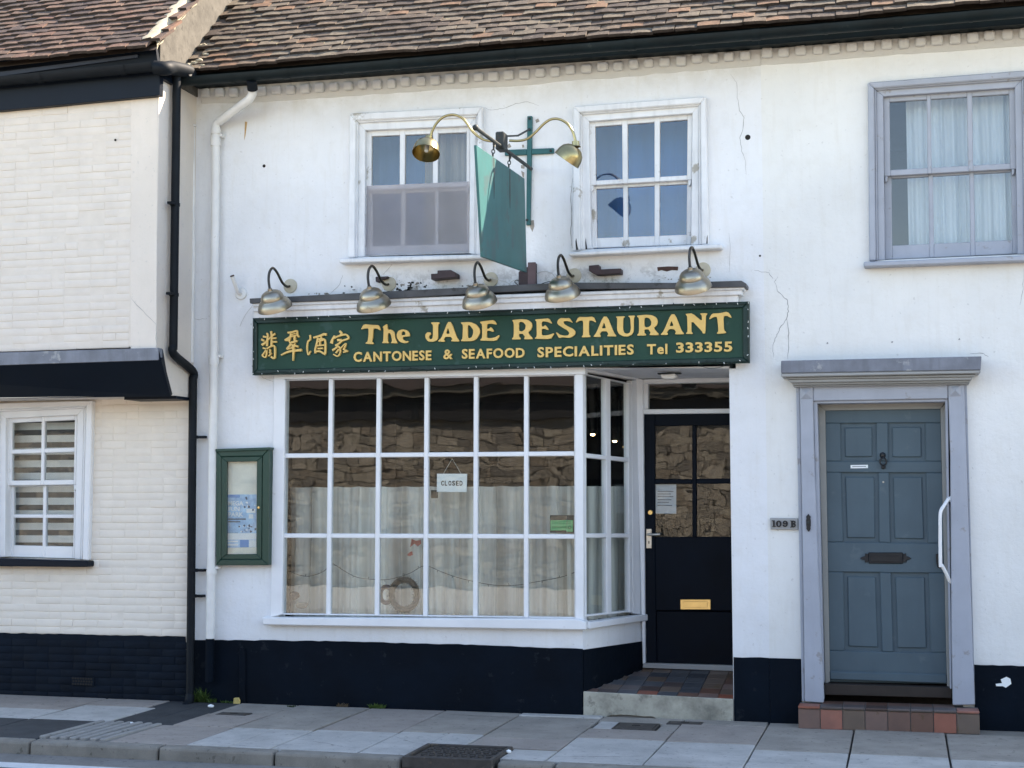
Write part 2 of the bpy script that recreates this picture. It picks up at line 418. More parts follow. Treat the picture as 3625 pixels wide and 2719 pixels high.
M['bulb'] = flat('clear_bulb', (.75, .76, .72), .15)
M['fairy'] = flat('fairy_bulb', (.75, .78, .76), .25)
M['wire'] = flat('thin_cable', (.012, .02, .018), .6)
M['wire_white'] = flat('white_cable', (.55, .55, .52), .6)
M['crack'] = flat('plaster_crack', (.33, .325, .32), .9)
M['hole'] = flat('hole_dark', (.02, .018, .016), .9)
M['patch'] = paint('bare_plaster', (.33, .30, .26), .9, .2, 30, .5, 80)
M['rust_stain'] = paint('rust_streak', (.50, .32, .14), .9, .2, 20, 0)
M['mould'] = paint('black_mould', (.03, .03, .028), .95, .3, 20, .3)
# ------------------------------------------------------------------ street materials
def stone_mat(name, col, var=.12, sc=5, bsc=120, spots=True, obj=.0, stain=.18):
    t = NT(name)
    c = t.mix(t.ramp(t.noise(sc, 5, .6), .3, .7), dim(col, 1 - var), dim(col, 1 + var))
    if obj:
        oi = t.n('ShaderNodeObjectInfo')
        c = t.mix(t.ramp(oi.outputs['Random'], 0, 1, 0, obj), c, dim(col, .45))
    c = t.mix(t.ramp(t.noise(1.7, 6, .7), .48, .66, 0, stain * 1.6), c, dim(col, .45))
    c = t.mix(t.ramp(t.noise(9, 5, .7), .56, .66, 0, stain * 1.6), c, dim(col, .5))
    if spots:
        c = t.mix(t.ramp(t.noise(260, 2), .63, .70, 0, .5), c, dim(col, 1.7))
        c = t.mix(t.ramp(t.noise(190, 2), .64, .72, 0, .5), c, dim(col, .4))
        c = t.mix(t.ramp(t.noise(22, 3, .5), .655, .675, 0, .5), c, dim(col, .3))
    t.bsdf(c, .85, 0, .3, t.bump(t.noise(bsc, 6, .7), .5, .004)); return t.m
M['asphalt'] = stone_mat('asphalt', (.21, .20, .185), .2, 3, 160)
M['patch_asphalt'] = stone_mat('old_asphalt', (.052, .055, .057), .2, 6, 120)
M['slab_grey'] = stone_mat('grey_paving', (.325, .292, .252), .16, 4, 160)
M['slab_pink'] = stone_mat('pinkish_paving', (.345, .30, .262), .10, 4, 160)
M['slab_pale'] = stone_mat('pale_paving', (.46, .445, .415), .14, 4, 140)
M['slab_dark'] = stone_mat('dark_paving', (.24, .22, .19), .12, 4, 160)
M['kerb'] = stone_mat('kerb_stone', (.24, .222, .19), .18, 6, 130)
M['joint'] = stone_mat('joint_grit', (.055, .053, .050), .2, 8, 140)
M['ribbed'] = stone_mat('ribbed_drain_slab', (.30, .29, .27), .1, 5, 160, stain=.1)
M['concrete'] = stone_mat('step_concrete', (.42, .40, .33), .14, 8, 60, False, 0, .6)
M['cement'] = stone_mat('roughcast_cement', (.105, .098, .085), .25, 12, 45, True, 0, .2)
M['fillet'] = stone_mat('lime_mortar', (.40, .355, .265), .2, 14, 40, False)
M['iron_cover'] = paint('cast_iron', (.060, .052, .046), .6, .25, 18, .5, 80, .003, wear=(.11, .085, .06), wsc=16, wth=.6)
M['line'] = paint('road_paint', (.62, .63, .63), .7, .1, 20, .4, 120, .002, wear=(.15, .15, .15), wsc=30, wth=.66)
def quarry(name, a, b=None, mott=.3):
    return paint(name, a, .5, .2, 9, .35, 60, .002, wear=b, wsc=8, wth=.60, obj=.12)
M['tile_red'] = quarry('red_quarry_tile', (.28, .085, .048))
M['tile_brown'] = quarry('brown_quarry_tile', (.135, .062, .040), (.105, .062, .032))
M['tile_olive'] = quarry('mottled_quarry_tile', (.105, .060, .034), (.13, .078, .030))
M['tile_blue'] = quarry('blue_black_tile', (.034, .038, .046))
M['tile_plum'] = quarry('plum_tile', (.068, .044, .038))
M['grout'] = flat('grout', (.20, .19, .18), .9)
def tile_mat(name, cols, lichen):
    t = NT(name); oi = t.n('ShaderNodeObjectInfo'); gi = t.n('ShaderNodeNewGeometry')
    r = t.n('ShaderNodeValToRGB'); r.color_ramp.interpolation = 'CONSTANT'
    r.color_ramp.elements[0].position = 0; r.color_ramp.elements[0].color = (*cols[0], 1)
    r.color_ramp.elements[1].position = 1 / len(cols); r.color_ramp.elements[1].color = (*cols[1], 1)
    for i, c in enumerate(cols[2:], 2):
        e = r.color_ramp.elements.new(i / len(cols)); e.color = (*c, 1)
    rr = t.math('FRACT', t.math('ADD', oi.outputs['Random'], t.math('MULTIPLY', gi.outputs['Random Per Island'], 1.0)))
    t.l(rr, r.inputs[0]); c = r.outputs[0]
    c = t.mix(t.ramp(t.noise(16, 5, .65), .35, .7, 0, .55), c, (.045, .034, .030))
    c = t.mix(t.ramp(t.noise(30, 5, .7), .60, .68, 0, .55), c, (.33, .28, .22))
    c = t.mix(t.ramp(t.noise(9, 6, .7), .655, .70, 0, lichen), c, (.40, .36, .19))
    t.bsdf(c, .85, 0, .25, t.bump(t.noise(55, 6, .7), .7, .006)); return t.m
TC = [(.145, .108, .078), (.098, .077, .060), (.165, .132, .098), (.13, .104, .080), (.20, .118, .074), (.082, .064, .052), (.175, .146, .108), (.112, .088, .067), (.14, .115, .09), (.072, .057, .048), (.155, .13, .098), (.125, .105, .082)]
M['roof_tile'] = tile_mat('old_clay_tile', TC, .75)
M['roof_tile_red'] = tile_mat('red_clay_tile', [(.135, .085, .064), (.10, .068, .055), (.165, .095, .070), (.12, .09, .072), (.19, .12, .088), (.08, .058, .052), (.14, .092, .07), (.085, .064, .056)], .2)
M['tile_edge_shade'] = paint('tile_edge_shade', (.036, .026, .021), .9, .4, 30)  # course shadow painted as a dark colour on the tile butts
M['roof_deck'] = paint('roof_deck', (.05, .036, .03), .9, .3, 8)

# ------------------------------------------------------------------ ground, road, kerb, paving
bm = bmesh.new()
ext = [(-90, -90), (90, -90), (90, 60), (-90, 60)]
vs = [bm.verts.new((x, y, gz(max(-9, min(4, x))) - .30)) for x, y in ext]; bm.faces.new(vs)
kind(obj('ground', bm, M['joint']), 'structure')
def sheet(name, x0, x1, y0, y1, dz, mat, parent=None):
    bm = bmesh.new(); bm.faces.new([bm.verts.new((x, y, gz(x) + dz)) for x, y in ((x0, y0), (x1, y0), (x1, y1), (x0, y1))])
    return obj(name, bm, mat, parent)
KY = -2.12
road = kind(sheet('road', -25, 18, -9.6, KY + .02, -.088, M['asphalt']), 'structure')
ly1 = atz(zQ(0, 1463), -.07).y; ly0 = atz(zQ(0, 1500), -.07).y - .03
lm = kind(sheet('road_marking', -14, -3.6, ly0, ly1, -.084, M['line']), 'structure')
lm2 = kind(sheet('road_marking', -14, 6, -9.2, -9.1, -.084, M['line']), 'structure')
far = kind(box('far_pavement', -25, 18, -14.9, -9.6, -.3, .0, M['slab_pale']), 'structure')
pave = kind(sheet('pavement', -12, 6, KY + .135, .3, -.022, M['joint']), 'structure')
def slab(x0, x1, y0, y1, mat, poly=None, h=.0, parent=None, name='paving_slab', bev=.004):
    P_ = poly or [(x0, y0), (x1, y0), (x1, y1), (x0, y1)]
    tx, ty = random.uniform(-.0035, .0035), random.uniform(-.0035, .0035); dz = random.uniform(-.003, .003) + h
    cx = sum(p[0] for p in P_) / len(P_); cy = sum(p[1] for p in P_) / len(P_)
    f = lambda x, y: gz(x) + dz + (x - cx) * tx + (y - cy) * ty
    bm = bmesh.new(); hexa(bm, [Vector((x, y, f(x, y))) for x, y in P_], [Vector((x, y, gz(x) - .05)) for x, y in P_]); fixn(bm); bevel(bm, bev, 1)
    if name != 'drain_rib':
        for v in bm.verts: v.co.x += random.uniform(-.0035, .0035); v.co.y += random.uniform(-.0035, .0035)
    return obj(name, bm, mat, parent or pave)
G = .006
jx = [-4.6, -4.005, -3.405, -2.805, -2.178, -1.57, -.967, -.36, .252, .86, 1.47, 2.08]
wallrow = ['slab_grey', 'slab_grey', 'slab_pink', 'slab_grey', 'slab_grey', 'slab_grey', 'slab_pink', 'slab_grey', 'slab_grey', 'slab_dark', 'slab_grey', 'slab_grey']
kerbrow = ['slab_pale', 'slab_pale', 'slab_pale', 'slab_pink', 'slab_pale', 'slab_pale', 'slab_pale', 'slab_pale', 'slab_pale', 'slab_pale', 'slab_pale', 'slab_pale']
midY = [-1.22, -1.15, -1.10, -1.19, -.97, -1.06, -1.24, -1.27, -1.32, -1.2, -1.2]
for i in range(len(jx) - 1):
    a, b = jx[i] + G, jx[i + 1] - G; m = midY[i]
    yb = -.035
    if i == 3:                                            # slab in front of the bay, narrow strip kept at the wall
        slab(a, b, m + G, -.16, M[wallrow[i + 1]]); slab(a, b, -.152, yb, M['slab_pale'], h=.002)
    elif i == 4:                                          # around the stopcock covers
        slab(a, b, m + .10, -.62, M['slab_pink']); slab(a, b, m + G - .09, m + .092, M['slab_pink'])
        slab(a + .02, -2.02, -.61, -.30, M['slab_pale']); slab(-1.70, b, -.61, -.30, M['slab_grey']); slab(a, b, -.29, yb, M['slab_grey'])
    elif i == 5:
        slab(a, b, m + G, -.26, M['slab_pink']); slab(a, b, -.25, yb, M['slab_grey'])
    elif i in (7, 8):
        slab(a, b, m + G, -.27, M[wallrow[i]]); slab(a, b, -.262, yb, M['slab_dark'])
    else:
        slab(a, b, m + G, yb, M[wallrow[i + 1]])
    k0 = KY + .14
    if i == 2:                                            # split slab beside the gully
        slab(a, -3.06, k0, m - G, M['slab_pale']); slab(-3.05, b, -1.60, m - G, M['slab_pale'])
    elif i == 3:
        slab(a, b, -1.60, m - G, M['slab_pink']); slab(-2.47, b, k0, -1.61, M['slab_pale'])
    elif i == 0:
        slab(a, -4.30, k0, m - G, M['slab_pale']); slab(-4.292, b, k0, m - G, M['slab_pale'])
    elif i in (6, 7, 8):
        slab(a, b, -1.72, m - G, M['slab_pale']); slab(a, b, k0, -1.728, M['slab_pale'])
    else:
        slab(a, b, k0, m - G, M[kerbrow[i]])
# left part: patched paving, drain channel, asphalt
slab(-7.9, -6.26, -.70, -.03, M['slab_pink']); slab(-7.9, -6.26, -1.18, -.71, M['slab_pale']); slab(-7.9, -6.25, -1.98, -1.19, M['patch_asphalt'], name='asphalt_patch')
slab(-6.24, -5.70, -.42, -.03, M['slab_pink']); slab(-6.23, -5.62, -1.17, -.43, M['slab_pale'])
slab(-6.24, -5.70, -1.98, -1.18, M['patch_asphalt'], h=-.004, name='asphalt_patch')
slab(0, 0, 0, 0, M['patch_asphalt'], [(-5.61, -1.17), (-5.36, -1.17), (-5.36, -.03), (-5.69, -.03), (-5.69, -.42), (-5.61, -.43)], h=-.006, name='asphalt_patch')
slab(-5.35, -5.09, -1.20, -.03, M['patch_asphalt'], h=-.004, name='asphalt_patch')
slab(-5.08, -4.61, -.62, -.03, M['slab_grey']); slab(-5.08, -4.61, -1.21, -.63, M['slab_pink']); slab(-5.16, -4.61, -1.98, -1.22, M['slab_pink'])
for i in range(7):                                        # ribbed drainage slab beside the asphalt
    x = -5.69 + i * .075
    slab(0, 0, 0, 0, M['ribbed'], [(x, -1.97), (x + .045, -1.97), (x + .045 + .03, -1.21), (x + .03, -1.21)], h=.012, name='drain_rib', bev=.006)
slab(0, 0, 0, 0, M['ribbed'], [(-5.70, -1.98), (-5.165, -1.98), (-5.13, -1.20), (-5.67, -1.20)], h=-.010, name='drain_slab')
# kerb stones
kerb = kind(sheet('kerb', -12, 6, KY + .01, KY + .13, -.11, M['joint']), 'structure')
kx = [-9.2, -7.6, -6.6, -5.68, -4.74, -3.93, -3.075]
def kerbstone(x0, x1):
    z0, z1 = gz(x0), gz(x1); bm = bmesh.new(); y0, y1 = KY, KY + .13
    a = [Vector((x0, y0, z0 - .20)), Vector((x1, y0, z1 - .20)), Vector((x1, y0 + .012, z1 - .004)), Vector((x0, y0 + .012, z0 - .004))]
    b = [Vector((x0, y1, z0 - .20)), Vector((x1, y1, z1 - .20)), Vector((x1, y1, z1)), Vector((x0, y1, z0))]
    hexa(bm, a, b); fixn(bm); bevel(bm, .018, 2)
    obj('kerb_stone', bm, M['kerb'], kerb)
for a, b in zip(kx, kx[1:]): kerbstone(a + .006, b - .006)
for a, b in ((-2.46, -2.10), (-2.095, -1.25), (-1.245, -.35), (-.345, .55), (.555, 1.5), (1.505, 2.4)): kerbstone(a + .006, b - .006)
# gully in the kerb
gl = thing('street_gully', 'cast iron gully cover with raised studs set into the kerb', 'drain cover', (-2.76, -1.88, 0))
x0, x1, y0, y1 = -3.055, -2.475, -2.145, -1.62; zt = gz(-2.76) + .004
for nm, r in (('frame_side', (x0, x1, y0, y0 + .035)), ('frame_side', (x0, x1, y1 - .03, y1)), ('frame_side', (x0, x0 + .03, y0 + .036, y1 - .031)), ('frame_side', (x1 - .03, x1, y0 + .036, y1 - .031))):
    box(nm, r[0], r[1], r[2], r[3], zt - .06, zt + .012, M['iron_cover'], gl, .004)
box('kerb_inlet', x0 + .02, x1 - .02, y0 + .01, y0 + .06, zt - .19, zt - .062, M['hole'], gl)
cov = box('cover_plate', x0 + .034, x1 - .034, y0 + .04, y1 - .036, zt - .03, zt - .006, M['iron_cover'], gl)
bm = bmesh.new()
for i in range(9):
    for j in range(6):
        cx = x0 + .075 + i * .053 + (j % 2) * .02; cy = y0 + .085 + j * .068
        box_bm(cx - .016, cx + .016, cy - .011, cy + .011, zt - .0065, zt + .006, bm)
fixn(bm); kind(obj('raised_studs', bm, M['iron_cover'], cov), 'stuff')
def cover(name, label, x0, x1, y0, y1, mat):
    t = thing(name, label, 'access cover', ((x0 + x1) / 2, (y0 + y1) / 2, 0)); z = gz((x0 + x1) / 2)
    box('cover_plate', x0, x1, y0, y1, z - .03, z + .006, mat, t, .004)
    fr = [(x0 - .016, x1 + .016, y0 - .016, y0 - .003), (x0 - .016, x1 + .016, y1 + .003, y1 + .016), (x0 - .016, x0 - .003, y0 - .0025, y1 + .0025), (x1 + .003, x1 + .016, y0 - .0025, y1 + .0025)]
    for r in fr: box('cover_frame', *r, z - .03, z + .004, mat, t, .002)
    box('lifting_slot', (x0 + x1) / 2 - .03, (x0 + x1) / 2 + .03, (y0 + y1) / 2 - .006, (y0 + y1) / 2 + .006, z + .002, z + .009, M['hole'], t)
cover('access_cover', 'square brown iron cover in the paving before the tiled step', -2.0, -1.73, -.60, -.34, M['iron_cover'])
cover('access_cover', 'small oblong brown cover close against the concrete step', -1.66, -1.44, -.275, -.18, M['iron_cover'])
cover('access_cover', 'small framed cover by the asphalt patch near the downpipes', -4.99, -4.78, -.66, -.56, M['iron_cover'])
# loose litter on the pavement
for nm, lb, cat, p, s in (('cigarette_end', 'white cigarette end lying on the ribbed drain slab', 'litter', zQ(1140, 1150), (.035, .008)), ('pebble', 'white pebble lying by the corner of the gully', 'pebble', zS(985, 655), (.02, .014)), ('paper_scrap', 'scrap of white paper below the white downpipe', 'litter', zQ(1835, 1005), (.03, .015))):
    p3 = atz(p, 0.0); bm = bmesh.new(); bmesh.ops.create_icosphere(bm, subdivisions=1, radius=1.0, matrix=Matrix.Translation(Vector((p3.x, p3.y, gz(p3.x) + s[1] * .7))) @ Matrix.Diagonal((s[0], s[1] * 1.2, s[1], 1)))
    tag(obj(nm, bm, M['card'], None, True), lb, cat)

# ------------------------------------------------------------------ sash windows
def members(q, Y0, Y1, cols, rows, mat, parent, v0=0.0, v1=1.0, mapf=None, ext=None, bev=.004, gmat=None, gname='pane', gy=None, outer=True):
    """bars round a grid of panes inside the quadrilateral q (photo pixels); each bar and pane its own part"""
    f = bil(q); ex = ext if ext is not None else Vector((0, Y1 - Y0, 0)); mp = mapf or (lambda p: at(p, Y0))
    def piece(name, u0, u1, a, b, m, e=None, bv=bev, off=None):
        pts = [mp(f(u0, a)), mp(f(u1, a)), mp(f(u1, b)), mp(f(u0, b))]
        if off is not None: pts = [p + off for p in pts]
        return prism_pts(name, pts, e if e is not None else ex, m, parent, bv)
    edges = [0.0] + [x for c in cols for x in c] + [1.0]
    for i in range(0, len(edges), 2):
        if edges[i + 1] - edges[i] > .001: piece('stile' if i in (0, len(edges) - 2) else 'glazing_bar', edges[i], edges[i + 1], v0, v1, mat)
    red = [v0] + [x for r in rows for x in r] + [v1]
    for (u0, u1) in cols:
        for j in range(0, len(red), 2):
            if red[j + 1] - red[j] > .001: piece('rail' if j in (0, len(red) - 2) else 'glazing_bar', u0, u1, red[j], red[j + 1], mat)
        for (a, b) in rows:
            g = ex * .5
            piece(gname, u0 - .003, u1 + .003, a - .002, b + .002, gmat or M['glass'], ex.normalized() * .004, 0, g)
def band(outer, inner, Y0, Y1, mat, parent, bev=.006, name='architrave', sides='TLR'):
    o, i = outer, inner
    if 'T' in sides: prism(name, [o[0], o[1], i[1], i[0]], Y0, Y1, mat, parent, bev)
    if 'L' in sides: prism(name, [o[0], i[0], i[3], o[3]], Y0, Y1, mat, parent, bev)
    if 'R' in sides: prism(name, [i[1], o[1], o[2], i[2]], Y0, Y1, mat, parent, bev)
    if 'B' in sides: prism(name, [i[3], i[2], o[2], o[3]], Y0, Y1, mat, parent, bev)
def lerpq(a, b, t):
    return [(p[0] + (r[0] - p[0]) * t, p[1] + (r[1] - p[1]) * t) for p, r in zip(a, b)]
def sash(bld, label, outer, opening, ucols, uv, lcols, lv, sill, mat, gmat, smat=None, urows=1, lrows=1, horns=True, flush=0.0):
    w = bpy.data.objects.new('window', None); put(w, bld); w.empty_display_size = .05; w['label'] = label
    a1 = lerpq(outer, opening, .42); a2 = lerpq(outer, opening, .55)
    band(outer, a1, -.055 + flush, .02, mat, w, .008); band(a1, a2, -.034 + flush, .02, mat, w, .006)
    band(a2, opening, -.008 + flush, .12, mat, w, .004, 'box_frame')
    def split(r, n, gap):
        if n == 1: return [r]
        h = (r[1] - r[0] - gap * (n - 1)) / n; return [(r[0] + i * (h + gap), r[0] + i * (h + gap) + h) for i in range(n)]
    members(opening, .035 + flush, .075 + flush, ucols, split(uv, urows, .03), mat, w, 0.0, uv[1] + .035, gmat=gmat)
    members(opening, .080 + flush, .118 + flush, lcols, split(lv, lrows, .025), mat, w, uv[1] + .038, .998, gmat=gmat)
    if horns:
        f = bil(opening)
        for u in (.005, .965):
            p = f(u, uv[1] + .036); prism('sash_horn', [p, (p[0] + 11, p[1]), (p[0] + 9, p[1] + 16), (p[0] + 2, p[1] + 22)], .034 + flush, .078 + flush, mat, w, .003)
    s = smat or mat
    prism('sill', sill, -.11, .03, s, w, .008)
    return w

def slab_crack(pts, z, w=.006):
    rn = random.Random(int(pts[0][0] * 3 + pts[0][1])); P_ = []
    for a, b in zip(pts, pts[1:]):
        for k in range(5): t = k / 5; P_.append((a[0] + (b[0] - a[0]) * t + rn.uniform(-5, 5), a[1] + (b[1] - a[1]) * t + rn.uniform(-2, 2)))
    P_.append(pts[-1]); W_ = [atz(z(*p), .0) for p in P_]; bm = bmesh.new(); pr = None
    for i, q in enumerate(W_):
        ww = w * rn.uniform(.3, 1.0) * (.3 + math.sin(math.pi * (i + .5) / len(W_))); zz = gz(q.x) + .0065
        cur = (bm.verts.new((q.x, q.y - ww / 2, zz)), bm.verts.new((q.x, q.y + ww / 2, zz)))
        if pr: bm.faces.new((pr[0], cur[0], cur[1], pr[1]))
        pr = cur
    obj('slab_crack', bm, M['joint'], pave)
slab_crack([(780, 825), (1000, 855), (1150, 885), (1290, 890)], zR); slab_crack([(370, 865), (500, 835), (630, 800)], zR, .010); slab_crack([(1540, 800), (1690, 850), (1780, 865)], zR)
slab_crack([(0, 690), (380, 692), (690, 685)], zT); slab_crack([(780, 655), (900, 665), (1000, 672)], zT); slab_crack([(1780, 730), (1950, 745), (2212, 752)], zT)
slab_crack([(450, 325), (700, 340), (1050, 352)], zS, .012); slab_crack([(1380, 690), (1700, 690), (2160, 688)], zS); slab_crack([(1480, 1255), (1700, 1255)], zQ)
# ------------------------------------------------------------------ building shells
PX = at((2722, 2200), 0).x                     # line where the restaurant meets the townhouse
RX = -5.547                                    # right side of the jettied brick house
def pj(x, y, z): return project(Vector((x, y, z)))
rest = thing('restaurant', 'white rendered restaurant with green sign, shop window and old tiled roof', 'building', (-3.2, 0, 0))
town = thing('townhouse', 'white rendered house with blue-grey panelled door and grey sash window', 'building', (.2, 0, 0))
left = thing('brick_house', 'cream painted brick house with black boarded jetty', 'building', (-6.6, 0, 0))

W1o = [zB(745, 888), zB(1785, 832), zF(1997, 228), zF(952, 248)]
W1i = [(1293, 461), (1664, 445), (1661, 897), (1290.5, 908.5)]
W2o = [zC(562, 925), zC(1718, 838), zG(1790, 145), zG(722, 193)]
W2i = [(2084.8, 429.3), (2451, 400.8), (2446, 866.5), (2092, 879)]
W3o = [zD(988, 645), (3650, 247), (3656, 900), zH(1030, 482)]
W3i = [(3126.8, 341), (3592.5, 309.7), (3603, 899), (3133, 920)]
W4o = [zI(-75, 172), zI(722, 150), zI(688, 1405), zI(-80, 1385)]
W4i = [zI(45, 290), zI(605, 262), zI(583, 1390), zI(38, 1375)]
def mid(o, i): return lerpq(o, i, .35)
# restaurant front wall: one sheet with its openings
zt_ = 5.02
bay_hole = [(992, 1338), (2046, 1318), (2050, 2204), (982, 2190)]
outer = [pj(RX, 0, zt_), pj(PX, 0, zt_ + .01), pj(PX, 0, -.15), (2597.5, 2580), (2582, 1296), (2061, 1306), (2063, 2560), pj(-4, 0, -.15), pj(RX, 0, -.15)]
outline_obj('front_wall', [outer, mid(W1o, W1i), mid(W2o, W2i), bay_hole], 0.0, .16, M['white_wall'], rest)
R1x = 9.0
d_out = [zO(388, 255), zO(1700, 238), zP(1772, 1250), zP(428, 1250)]
hole3 = mid(W3o, W3i)
outer = [pj(PX, 0, zt_ + .01), pj(R1x, 0, zt_ + .03), pj(R1x, 0, -.15), (zP(1690, 1600)), (zO(1640, 300)), (zO(440, 320)), zP(520, 1600), pj(PX, 0, -.15)]
outline_obj('front_wall', [outer, hole3], 0.0, .16, M['cream_wall'], town)
# black painted plinths
def waver(pts, a=1.6, step=22):                # hand-painted edge
    rn = random.Random(len(pts) * 3 + int(pts[0][0])); out = []
    for p, q in zip(pts, pts[1:]):
        n = max(1, int(abs(q[0] - p[0]) / step))
        for k in range(n): t = k / n; out.append((p[0] + (q[0] - p[0]) * t, p[1] + (q[1] - p[1]) * t + (rn.uniform(-a, a) if out else 0)))
    out.append(pts[-1]); return out
prism('plinth', waver([(690, 2266), (900, 2267), (1150, 2270), (1400, 2276), (1600, 2281), (1850, 2290), (2062.5, 2298)]) + [ pj(at((2062, 2400), -.012).x, -.012, -.1), pj(RX, -.012, -.1)], -.014, .0, M['black_wall'], rest)
prism('plinth', waver([(2597, 2327), (2660, 2328), (2722, 2330)]) + [ pj(PX, -.012, -.1), pj(at((2598, 2500), -.012).x, -.012, -.1)], -.014, .0, M['black_wall'], rest)
prism('plinth', [(2722.6, 2330), (2836, 2333), zP(420, 1345), pj(PX + .001, -.012, -.1)], -.014, .0, M['black_wall'], town, .003)
prism('plinth', waver([zP(1765, 850), (3740, 2362), (4700, 2388)]) + [(4740, 2790), zP(1775, 1420)], -.014, .0, M['black_wall'], town)
# interior: rooms behind the front
def room(name, x0, x1, y0, y1, z0, z1, mat, parent):
    bm = box_bm(x0, x1, y0, y1, z0, z1)
    fr = [f for f in bm.faces if all(abs(v.co.y - y0) < 1e-5 for v in f.verts)]
    bmesh.ops.delete(bm, geom=fr, context='FACES_ONLY'); return obj(name, bm, mat, parent)
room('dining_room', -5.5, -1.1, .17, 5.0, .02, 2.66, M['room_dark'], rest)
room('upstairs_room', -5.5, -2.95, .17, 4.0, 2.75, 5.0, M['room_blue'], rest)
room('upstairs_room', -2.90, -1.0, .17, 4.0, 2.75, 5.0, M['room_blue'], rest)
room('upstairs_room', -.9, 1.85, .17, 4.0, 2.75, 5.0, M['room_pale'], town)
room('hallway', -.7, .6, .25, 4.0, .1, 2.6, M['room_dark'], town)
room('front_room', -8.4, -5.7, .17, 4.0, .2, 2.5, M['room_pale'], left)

# ------------------------------------------------------------------ upper windows
sash(rest, 'left upper window with grey sheeting over its lower sash', W1o, W1i, [(.06, .33), (.379, .647), (.695, .968)], (.05, .44), [(.075, .345), (.39, .67), (.705, .975)], (.51, .922), [zF(880, 255), zF(2068, 220), zF(2068, 254), zF(886, 292)], M['worn_wood'], M['glass_up'])
sash(rest, 'right upper window with worn white frame', W2o, W2i, [(.058, .32), (.372, .634), (.686, .954)], (.045, .47), [(.06, .325), (.37, .635), (.685, .955)], (.535, .922), [zG(690, 205), zG(1890, 138), zG(1890, 176), zG(694, 236)], M['worn_wood'], M['glass_up'])
sash(town, 'grey framed window with white curtains', W3o, W3i, [(.047, .33), (.36, .636), (.675, .956)], (.036, .453), [(.055, .335), (.37, .645), (.68, .962)], (.505, .915), [zH(985, 490), (3690, 901), (3690, 921), zH(988, 528)], M['grey_wood'], M['glass_up'])
sash(left, 'white framed window with striped blinds', W4o, W4i, [(.09, .50), (.545, .965)], (.035, .45), [(.12, .535), (.58, .975)], (.495, .915), [zI(-120, 1384), zI(684, 1408), zI(684, 1455), zI(-120, 1448)], M['white_wood'], M['glass_calm'], M['navy_board'], 2, 2)
# grey sheeting over the lower left sash
sh_q = [(1296, 658), (1660, 642), (1661, 893), (1290, 904)]
tag(prism('window_sheeting', sh_q, .028, .0285, M['mesh_sheet']), 'translucent grey sheeting over lower half of the left upper window', 'sheeting')
# curtains
def curtain(name, label, p0, p1, ztop, zbot, amp, waves, mat, cat='curtain', n=120, jit=1.0, sag=0.0):
    bm = bmesh.new(); p0 = Vector(p0); p1 = Vector(p1); d = (p1 - p0); nrm = Vector((d.y, -d.x)).normalized() if d.length else Vector((0, -1))
    rnd = random.Random(sum(map(ord, label))); ph = [rnd.uniform(0, 6.28) for _ in range(6)]; rows = 7; V = []
    for i in range(n + 1):
        t = i / n; col = []
        a_ = t * waves * 6.283 + 1.9 * math.sin(t * waves * 1.7 + ph[0]); w = 1.3 - 2.4 * abs(math.sin(a_ * .5)) ** .6 + .35 * math.sin(t * waves * 2.3 * 6.283 + ph[1])
        for j in range(rows):
            s = j / (rows - 1); a = amp * (.45 + .55 * s) * (1 + .25 * math.sin(t * 17 + ph[2]))
            q = p0 + d * t + nrm * (w * a + jit * amp * .4 * math.sin(s * 3 + t * 9 + ph[3]))
            z = ztop + (zbot - ztop) * s - (sag * abs(math.sin(t * waves * .5 * 6.283)) if j == 0 else 0)
            col.append(bm.verts.new((q.x, q.y, z)))
        V.append(col)
    for i in range(n):
        for j in range(rows - 1): bm.faces.new((V[i][j], V[i + 1][j], V[i + 1][j + 1], V[i][j + 1]))
    return tag(obj(name, bm, mat, None, True), label, cat)
c0 = at((3128, 600), .28).x; c1 = at((3600, 600), .28).x; zt = at((3360, 310), .28).z; zb = at((3360, 905), .28).z
curtain('window_curtain', 'gathered white curtains hanging behind the grey framed window', (c0 + .17, .22), (c1 + .1, .22), zt + .1, zb - .05, .045, 8, M['white_curtain'])
c0 = at((1500, 560), .22).x; c1 = at((1668, 560), .22).x
curtain('window_curtain', 'brownish curtain at right of the left upper window', (c0, .24), (c1 + .1, .24), at((1600, 440), .24).z + .1, at((1600, 900), .24).z, .015, 5, M['brown_curtain'])
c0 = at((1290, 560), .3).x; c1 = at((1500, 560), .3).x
curtain('window_curtain', 'pale blue curtain behind the left panes of the left upper window', (c0 - .1, .5), (c1 + .1, .5), at((1400, 440), .5).z + .1, at((1400, 900), .5).z - .2, .010, 3, cloth('sky_reflection_net', (.13, .29, .62), .3, .15, (8, 8, .5)))  # curtain added; its blue imitates sky reflected in the left panes
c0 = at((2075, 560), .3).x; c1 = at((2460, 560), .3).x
curtain('window_curtain', 'plain blue curtain drawn behind the right upper window', (c0, .42), (c1 + .1, .42), at((2200, 400), .42).z + .1, at((2200, 880), .42).z - .2, .012, 3, cloth('sky_reflection_cloth', (.05, .23, .60), .3, .14, (8, 8, .5)))  # added cloth whose colour stands in for blue sky mirrored by the glass
# striped blind in the brick house window
bl = thing('window_blind', 'striped day and night blind behind the white framed window', 'blind', at((150, 1960), .2))
bx0 = at((5, 1700), .2).x; bx1 = at((275, 1700), .2).x; zt = at((140, 1478), .2).z; zb = at((140, 1975), .2).z; k = 0; z = zt
while z > zb:
    h = .060 if k % 2 else .045
    box('blind_band', bx0 - .05, bx1 + .03, .19, .192, z - h, z - .001, M['blind_dark'] if k % 2 == 0 else M['blind_white'], bl); z -= h; k += 1

